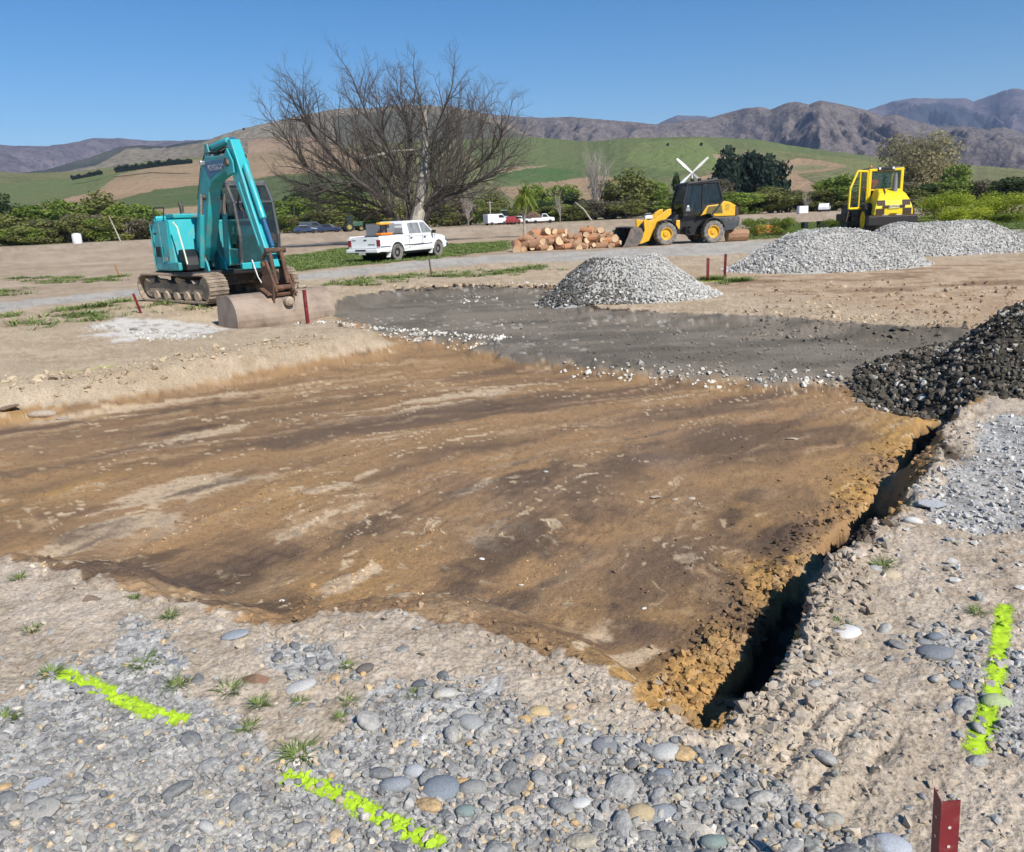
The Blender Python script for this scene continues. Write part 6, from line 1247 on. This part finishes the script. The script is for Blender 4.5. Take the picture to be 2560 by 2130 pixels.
# --- the bare trees: limbs laid along the photographed ones, then branching twigs
def grow(b, p, d, L, r, lev, rs, up=.25, out=None, tw=None):
    """one branch with its side shoots; the thin last order goes to tw"""
    n = 4 if lev > 0 else 3; pts = [Vector(p)]; dd = Vector(d).normalized()
    for i in range(n): dd = (dd+Vector(rs.normal(0, .14, 3))+Vector((0, 0, up*.28))).normalized(); pts.append(pts[-1]+dd*(L/n))
    rad = [r*(1-.75*i/n) for i in range(n+1)]; (tw if lev <= 0 and tw else b).tube(pts, rad, 4 if lev > 0 else 3, False)
    if lev <= 0: return
    nk = 6 if lev > 1 else 8
    for k in range(nk):
        f = .15+.85*(k+rs.random())/nk; i = min(n-1, int(f*n)); q = pts[i].lerp(pts[i+1], f*n-i); ax = (pts[i+1]-pts[i]).normalized(); s = Vector(rs.normal(size=3)); s = (s-ax*s.dot(ax)).normalized()
        nd_ = (ax*.75+s*.75+Vector((0, 0, up*.45))).normalized(); grow(b, q, nd_, L*rs.uniform(.42, .68)*(1-.35*f), r*.48*(1-.4*f), lev-1, rs, up, out, tw)
def bare_tree():
    D = 60; base = at(1030, D); t = thing('bare_tree', 'huge spreading leafless tree behind the white pickup', 'tree', (base[0], base[1], 0)); rs = np.random.default_rng(3)
    rt = np.array([base[1], -base[0]])/np.linalg.norm(base)
    def p3(px, py, dep): x = (px-1012)/FPX*D*1.0; q = rt*x+base/np.linalg.norm(base)*dep; return Vector((q[0], q[1], zat(px, py, D)*1.0))
    LSC = .74
    limbs = [  # picture polyline, depth at the tip, radius at the base
      ([(1018, 610), (1022, 560), (1035, 500), (1050, 420), (1056, 350), (1058, 275)], 0, .62, 1), ([(1000, 612), (985, 560), (945, 500), (905, 445), (850, 400), (790, 330), (735, 250), (705, 190)], -2, .40, 0), ([(1008, 590), (1010, 520), (1000, 440), (1008, 370), (1022, 310), (1028, 240), (1040, 150)], 1, .36, 0),
      ([(1030, 570), (1048, 500), (1095, 440), (1130, 350), (1165, 280), (1220, 200), (1250, 150)], 2, .34, 0), ([(1040, 560), (1070, 500), (1130, 460), (1200, 420), (1260, 385), (1300, 350), (1330, 320)], -1, .34, 0), ([(990, 590), (940, 505), (880, 470), (800, 445), (730, 425), (672, 405)], 1, .28, 0), ([(995, 560), (960, 440), (900, 330), (870, 260), (850, 160)], 3, .30, 0), ([(1000, 540), (930, 420), (850, 330), (790, 270), (720, 200), (712, 170)], -3, .27, 0), ([(905, 445), (840, 420), (770, 400), (700, 350), (670, 290), (655, 250)], -3.5, .2, 0),
      ([(1020, 520), (980, 380), (950, 280), (900, 190), (880, 120)], -3, .26, 0), ([(1040, 520), (1080, 400), (1090, 300), (1110, 220), (1150, 130)], -3, .26, 0), ([(1056, 420), (1110, 380), (1180, 340), (1230, 270), (1262, 210)], 3.5, .22, 0), ([(1058, 330), (1080, 270), (1075, 200), (1060, 110)], 0, .18, 0), ([(1056, 300), (1030, 240), (1010, 170), (1000, 110)], 2, .16, 0), ([(1000, 600), (1030, 520), (1090, 490), (1160, 450), (1240, 430)], 3.5, .22, 0), ([(985, 560), (900, 500), (820, 480), (740, 470), (690, 455)], 3.5, .2, 0),
      ([(1030, 545), (1060, 470), (1150, 400), (1240, 350), (1290, 290), (1305, 240)], -3.5, .24, 0), ([(995, 540), (920, 450), (830, 370), (750, 330), (690, 280)], 4, .22, 0), ([(1020, 500), (1040, 400), (1120, 300), (1180, 230), (1190, 160)], 4, .22, 0), ([(1010, 500), (960, 360), (930, 250), (940, 150), (930, 110)], 4.5, .2, 0), ([(905, 400), (980, 378), (1058, 372)], .3, .13, 2)]
    tb = MB(); pb = MB(); lb = MB(); tw = MB()
    SCL = lambda L: [(1012+(x-1012)*LSC, 605+(y-605)*LSC) if y < 540 else (x, y) for x, y in L]
    mains = [p for k_ in range(5) for L in [SCL(limbs[k_][0])] for a_, b_ in zip(L, L[1:]) for p in [(a_[0]+(b_[0]-a_[0])*f_, a_[1]+(b_[1]-a_[1])*f_) for f_ in (0, .25, .5, .75)] if p[1] < 560]
    for idx, (L, dep, r, kind) in enumerate(limbs):
        n = len(L); L = [(1012+(x-1012)*LSC, 605+(y-605)*LSC) if y < 540 and kind == 0 else (x, y) for x, y in L]
        if idx >= 5 and kind == 0: L = [min(mains, key=lambda p: math.hypot(p[0]-L[1][0], (p[1]-L[1][1]))+(200 if p[1] < L[1][1]+12 else 0))]+L[1:]; r = r*.8
        n = len(L); pts = [p3(x, y, dep*(i/(n-1))) for i, (x, y) in enumerate(L)]; r = r*(.6 if not kind else 1.); rad = [r*(1-.78*i/(n-1))+.018 for i in range(n)]
        tgt = pb if kind else (tb if r > .33 else lb); tgt.tube(pts, rad, 9 if kind or r > .3 else 7)
        if kind: continue
        for i in range(1, n):
            a, b_ = pts[i-1], pts[i]; ax = (b_-a).normalized(); m = 2 if i < 2 else 6
            for k in range(m):
                q = a.lerp(b_, (k+rs.random())/m); s = Vector(rs.normal(size=3)); s = (s-ax*s.dot(ax)).normalized(); d = (ax*.8+s*.75+Vector((0, 0, .28))).normalized(); f = (i-1+(k+.5)/m)/(n-1)
                grow(lb, q, d, rs.uniform(2.0, 3.9)*(1.1-.35*f), .062*(1-.45*f), 2 if i >= 1 else 1, rs, .2, None, tw)
        grow(lb, pts[-1], (pts[-1]-pts[-2]), 2.8, .045, 3, rs, .25, None, tw)
    tb.build('trunk', M_TRUNK, t, True); pb.build('dead_trunk', M_PBARK, t, True); lb.build('limbs', M_DBARK, t, True); o = tw.build('twigs', M_TWIG, t); tag(o, kind='stuff')
    return t
bare_tree()
def twiggy(name, label, px, top, wpx, D, mat_t, mat_b, seed, n0=14, lev=2, upness=.5, fan=.9, group=None):
    p = at(px, D); h = zat(px, top, D); w = wpx/FPX*D/2; t = thing(name, label, 'tree', (p[0], p[1], -.2), 0, group); rs = np.random.default_rng(seed); b = MB(); tw = MB(); tr = MB()
    tr.tube([(0, 0, -.2), (0, 0, h*.12), (w*.04, 0, h*.3)], [h*.028, h*.022, h*.012], 8)
    for k in range(n0):
        a = 6.283*k/n0+rs.normal(0, .3); q = rs.uniform(.15, 1)*fan; d = Vector((math.cos(a)*q*w, math.sin(a)*q*w, h*.75)).normalized(); grow(b, (0, 0, h*rs.uniform(.04, .3)), d, h*rs.uniform(.5, .72), h*.010, lev, rs, upness, None, tw)
    tr.build('trunk', M_TRUNK, t, True); b.build('limbs', mat_b, t); tag(tw.build('twigs', mat_t, t), kind='stuff'); return t
M_WTW = simple('willow_twigs', (.22, .195, .12), .9, var=.25, scale=2); M_GTW = simple('pale_twigs', (.33, .29, .25), .9, var=.2, scale=2)
t2 = twiggy('willow_tree', 'large round leafless willow behind the roller', 2285, 330, 180, 215, M_WTW, M_WTW, 21, 38, 3, .55, 1.5)
c = bpy.data.objects.new('crown', crown_mesh('crown', 77, ML['willow'], 40, 260, .026, hollow=.35)); COL.objects.link(c); c.parent = t2; c.scale = (190/FPX*215/2*1.0, 9.5, zat(2285, 302, 215)/2.0)
twiggy('poplar_tree', 'pale leafless tree left of the tall olive bush', 1488, 368, 60, 175, M_GTW, M_GTW, 22, 12, 2, .8, .8); twiggy('sapling', 'pale leaning leafless sapling above the log heap', 1400, 470, 60, 150, M_GTW, M_GTW, 24, 5, 1, .5, .8); twiggy('sapling', 'pale slender leafless tree left of the roller', 2015, 470, 40, 150, M_GTW, M_GTW, 26, 6, 2, .6, .8); twiggy('sapling', 'tall grey leafless sapling right of the bare tree', 1170, 475, 60, 150, M_GTW, M_GTW, 28, 8, 2, .6, .8)
def stick(px0, py0, px1, py1, D, r, label): p = at(px0, D); z0 = 0; b = MB(); x1 = (px1-px0)/FPX*D; b.tube([(0, 0, -.2), (x1*.5, 0, zat(px0, (py0+py1)/2, D)), (x1, 0, zat(px1, py1, D))], [r, r*.8, r*.4], 6); o = b.build('dead_branch', M_PBARK, None, True); o.location = (p[0], p[1], 0); tag(o, label, 'branch')
stick(298, 600, 281, 540, 168, .14, 'pale leaning dead branch beside the white bale'); stick(1480, 540, 1440, 505, 165, .2, 'pale fallen trunk leaning behind the log heap')
# cabbage tree
def cabbage():
    g = G(1312, 592); D = math.hypot(*g); t = thing('cabbage_tree', 'palm-like cabbage tree with drooping leaves beside the log heap', 'tree', (g[0], g[1], 0)); h = zat(1312, 505, D); rs = np.random.default_rng(5); b = MB()
    b.tube([(0, 0, -.1), (0, 0, h*.45), (.12, 0, h*.75), (.2, 0, h)], [.10, .085, .07, .06], 8); b.tube([(0, 0, h*.45), (-.3, .1, h*.85)], [.07, .05], 8); b.build('trunk', M_PBARK, t, True)
    V = []; F = []; R_ = []
    for k in range(420):
        a = rs.uniform(0, 6.28); e = rs.uniform(-.35, 1.35); L = rs.uniform(.75, 1.35); o = Vector((.12+rs.normal(0, .12), rs.normal(0, .12), h+.35+rs.normal(0, .22))); d = Vector((math.cos(a)*math.cos(e), math.sin(a)*math.cos(e), math.sin(e))); s = Vector((-math.sin(a), math.cos(a), 0))*.032; n = len(V); dr = .75*L*math.cos(e)
        for f, q in ((0, .5), (.4, 1), (.75, .8)): c = o+d*L*f-Vector((0, 0, dr*f*f)); V += [c-s*q, c+s*q]
        V.append(o+d*L-Vector((0, 0, dr))); F += [(n, n+1, n+3), (n, n+3, n+2), (n+2, n+3, n+5), (n+2, n+5, n+4), (n+4, n+5, n+6)]; R_ += [rs.random()]*7
    fastmesh('crown', np.array(V), np.array(F), ML['green'], t, attrs={'rnd': ('FLOAT', np.array(R_))}); return t
cabbage()
# ================================================================== SMALL FAR THINGS
def frost_fan():
    D = 150; p = at(1729, D); zh = zat(1729, 432, D); t = thing('frost_fan', 'white four-bladed frost fan on a pole behind the loader', 'wind machine', (p[0], p[1], 0), -math.atan2(p[0], p[1]))
    b = MB(); b.tube([(0, 0, -.2), (0, 0, zh*.5), (0, 0, zh)], [.16, .14, .11], 12); b.build('pole', M_WHITEP, t, True); b = MB(); b.lathe([(.05, -.75), (.2, -.6), (.22, 0), (.2, .3), (.05, .4)], (0, 0, zh), 'Y', 14); b.build('hub', M_WHITEP, t, True)
    for k, a in enumerate((43, 137, 223, 318)):
        a = math.radians(a); L = 3.6; bl = MB(); bl.add([(-.1, -.04, .1), (.1, .04, .1), (.24, .08, L*.5), (.16, .05, L), (-.16, -.05, L), (-.24, -.08, L*.5)]+[(-.1, -.0, .1), (.1, .08, .1), (.24, .12, L*.5), (.16, .09, L), (-.16, -.01, L), (-.24, -.04, L*.5)], [(0, 1, 2, 3, 4, 5), (11, 10, 9, 8, 7, 6)]+[(i, i+6, (i+1) % 6+6, (i+1) % 6) for i in range(6)]); o = bl.build('blade', M_WHITEP, t); o.location = (0, -.7, zh); o.rotation_euler = (0, a-math.pi/2+math.pi, 0)
frost_fan()
def far_car(px, D, rz, col, label, body='car', cat='car', L=4.3, group='vehicles parked far across the field'):
    p = at(px, D); t = thing('parked_car' if cat == 'car' else 'parked_'+cat.replace(' ', '_'), label, cat, (p[0], p[1], 0), rz, group); m = simple('car_paint', col, .3, var=.04, coat=.4); h = L/2
    prof = {'car': [(-h, .35), (-h, .85), (-h*.8, .95), (-h*.55, 1.45), (h*.15, 1.45), (h*.45, .95), (h*.95, .85), (h, .5), (h, .35)], 'ute': [(-h, .4), (-h, 1.0), (-h*.08, 1.0), (-h*.04, 1.7), (h*.32, 1.7), (h*.55, 1.1), (h*.97, 1.0), (h, .4)], 'van': [(-h, .35), (-h, 2.0), (h*.5, 2.0), (h*.8, 1.2), (h, 1.0), (h, .35)]}[body]
    b = MB(); b.prism(prof, -.85, .85, 'Y'); bo = b.build('body', m, t, bevel=.08)
    gl = {'car': [(-h*.5, 1.0), (-h*.46, 1.36), (h*.12, 1.36), (h*.36, 1.0)], 'ute': [(0, 1.1), (.02, 1.6), (h*.3, 1.6), (h*.48, 1.12)], 'van': [(h*.1, 1.3), (h*.1, 1.8), (h*.5, 1.8), (h*.68, 1.3)]}[body]
    b = MB(); b.prism(gl, -.87, .87, 'Y'); b.build('window', M_BLACK, t)
    for x in (-h*.62, h*.62):
        for y in (-.75, .75): b = MB(); b.lathe([(.31, -.1), (.33, -.05), (.33, .05), (.31, .1)], (x, y, .33), 'Y', 14); b.build('wheel', M_RUB, t, True)
    return t
far_car(762, 150, .3, (.03, .05, .11), 'dark blue car parked at the hedge, left of two'); far_car(822, 150, .1, (.025, .04, .09), 'dark blue car parked at the hedge, right of two'); far_car(778, 156, .2, (.05, .07, .09), 'dark van half hidden behind the dark blue cars', 'van', 'van')
far_car(1238, 154, .6, (.75, .76, .78), 'white van end-on beside the utility pole', 'van', 'van', 4.4); far_car(1268, 158, .2, (.6, .62, .65), 'silver car in the cluster below the green tree'); far_car(1298, 156, 0., (.78, .78, .78), 'white car in the cluster left of the cabbage tree'); far_car(1282, 151, 1.2, (.33, .05, .05), 'small red car amid the far vehicle cluster', L=3.6)
far_car(1356, 150, 0., (.8, .8, .8), 'white pickup parked far right of the cabbage tree', 'ute', 'pickup'); far_car(2062, 158, 1.1, (.75, .77, .8), 'white car parked far away left of the roller')
def tractor(px, D, rz, label, col=(.035, .10, .05)):
    p = at(px, D); t = thing('farm_tractor', label, 'tractor', (p[0], p[1], 0), rz); m = simple('tractor_green', col, .5)
    b = MB(); b.box((.9, 0, 1.25), (1.9, .7, .8)); b.box((-.4, 0, 1.1), (1.4, 1.0, .6)); b.build('bonnet', m, t, bevel=.08); b = MB(); b.box((-.5, 0, 2.0), (1.2, 1.2, 1.2), taper=(.85, .85)); b.build('cab', M_GLASSD, t, bevel=.05); b = MB(); b.box((-.5, 0, 2.65), (1.2, 1.2, .12)); b.build('cab_roof', m, t, bevel=.03)
    for x, r in ((-.7, .8), (1.4, .5)):
        for y in (-.8, .8): wheel(t, (x, y, r), r, .4, r*.5, simple('yellow_rim', (.35, .3, .08), .5), M_RUB, 1 if y > 0 else -1)
tractor(880, 150, .4, 'green farm tractor parked at the hedge behind the pickup')
tractor(1262, 163, 1.4, 'small tractor with pale roof in the far vehicle cluster', (.3, .4, .35))
b = MB(); b.box((0, 0, .55), (3.2, 1.2, .5)); b.box((-1, 0, .9), (.9, 1., .4)); tr_ = b.build('farm_trailer', M_RUST, bevel=.05); p = at(850, 152); tr_.location = (p[0], p[1], .1); tag(tr_, 'brown flat farm trailer left of the green tractor', 'trailer')
for x in (-.8, .8):
    b = MB(); b.lathe([(.32, -.65), (.32, .65)], (x, 0, .22), 'Y', 12); b.build('wheel', M_RUB, tr_, True)
b = MB(); b.prism([(-2.2, 0), (2.2, 0), (1.6, 1.6), (.4, 2.3), (-.9, 2.1), (-1.8, 1.2)], -1.2, 1.2, 'Y'); o = b.build('brush_heap', simple('brown_brush', (.12, .07, .05), .95, var=.5, scale=2, bmp=1.), bevel=.5, seg=3); p = at(1332, 160); o.location = (p[0], p[1], -.1); tag(o, 'brown heap of cut brush behind the cabbage tree', 'brush heap')
# wrapped bale, pole, yard bits
p = at(190, 155); b = MB(); b.lathe([(.3, 0), (.95, .05), (1.0, .3), (1.0, 1.6), (.85, 1.85), (.3, 1.95)], (0, 0, 0), 'Z', 18); o = b.build('wrapped_bale', simple('bale_wrap', (.68, .70, .74), .35, var=.08), None, True); o.location = (p[0], p[1], -.05); o.scale = (.75, .75, .9); tag(o, 'pale grey plastic wrapped bale at the left hedge', 'bale')
p = at(1226, 160); t = thing('utility_pole', 'thin pale utility pole left of the far vehicles', 'pole', (p[0], p[1], 0)); zt = zat(1226, 502, 160); b = MB(); b.tube([(0, 0, -.2), (0, 0, zt)], [.13, .1], 8); b.build('post', M_PBARK, t, True); b = MB(); b.box((0, 0, zt-.3), (1.2, .1, .1)); b.build('crossarm', M_PBARK, t)
for px, py, s, lb in ((2011, 573, .28, 'left dark plastic bin behind the large gravel pile'), (2056, 570, .6, 'right dark plastic bin behind the large gravel pile')):
    g = G(px, py); t = thing('waste_bin', lb, 'bin', (g[0], g[1], 0), .2); b = MB(); b.box((0, 0, .2), (s, .4, .42), taper=(1.1, 1.1)); b.build('body', M_BLACK, t, bevel=.03); b = MB(); b.box((0, 0, .43), (s*1.15, .5, .04)); b.build('lid', M_BLACK, t, bevel=.02)
g = G(1905, 588); t = thing('road_barrier', 'orange plastic barrier lying on the grass behind the loader', 'barrier', (g[0], g[1], 0), .15); b = MB(); b.prism([(-.28, .12), (.28, .12), (.16, .3), (.12, .55), (-.12, .55), (-.16, .3)], -.55, .55, 'X'); b.build('body', M_ORG, t, bevel=.03); b = MB(); b.box((.75, .0, .3), (.3, .2, .35)); b.build('end_block', M_ORG, t, bevel=.03)
g = G(2003, 530)
p = at(2007, 140); b = MB(); b.box((0, 0, .6), (1.5, 1.2, 1.2)); o = b.build('water_tank', M_WHITEP, bevel=.15, seg=3); o.location = (p[0], p[1], 0); tag(o, 'small white square tank far left of the roller', 'tank')
# ================================================================== AIR
def haze():
    b = MB(); b.box((0, 3000, 360), (15000, 9600, 800)); m = bpy.data.materials.new('air'); m.use_nodes = True; n = m.node_tree; n.nodes.clear()
    v = n.nodes.new('ShaderNodeVolumePrincipled'); v.inputs['Color'].default_value = (.5, .66, 1., 1); v.inputs['Density'].default_value = HAZE_DENSITY; v.inputs['Anisotropy'].default_value = 0.
    out = n.nodes.new('ShaderNodeOutputMaterial'); n.links.new(v.outputs[0], out.inputs['Volume']); o = b.build('haze', m); tag(o, kind='stuff'); return o
HAZE_DENSITY = 8e-5
haze()
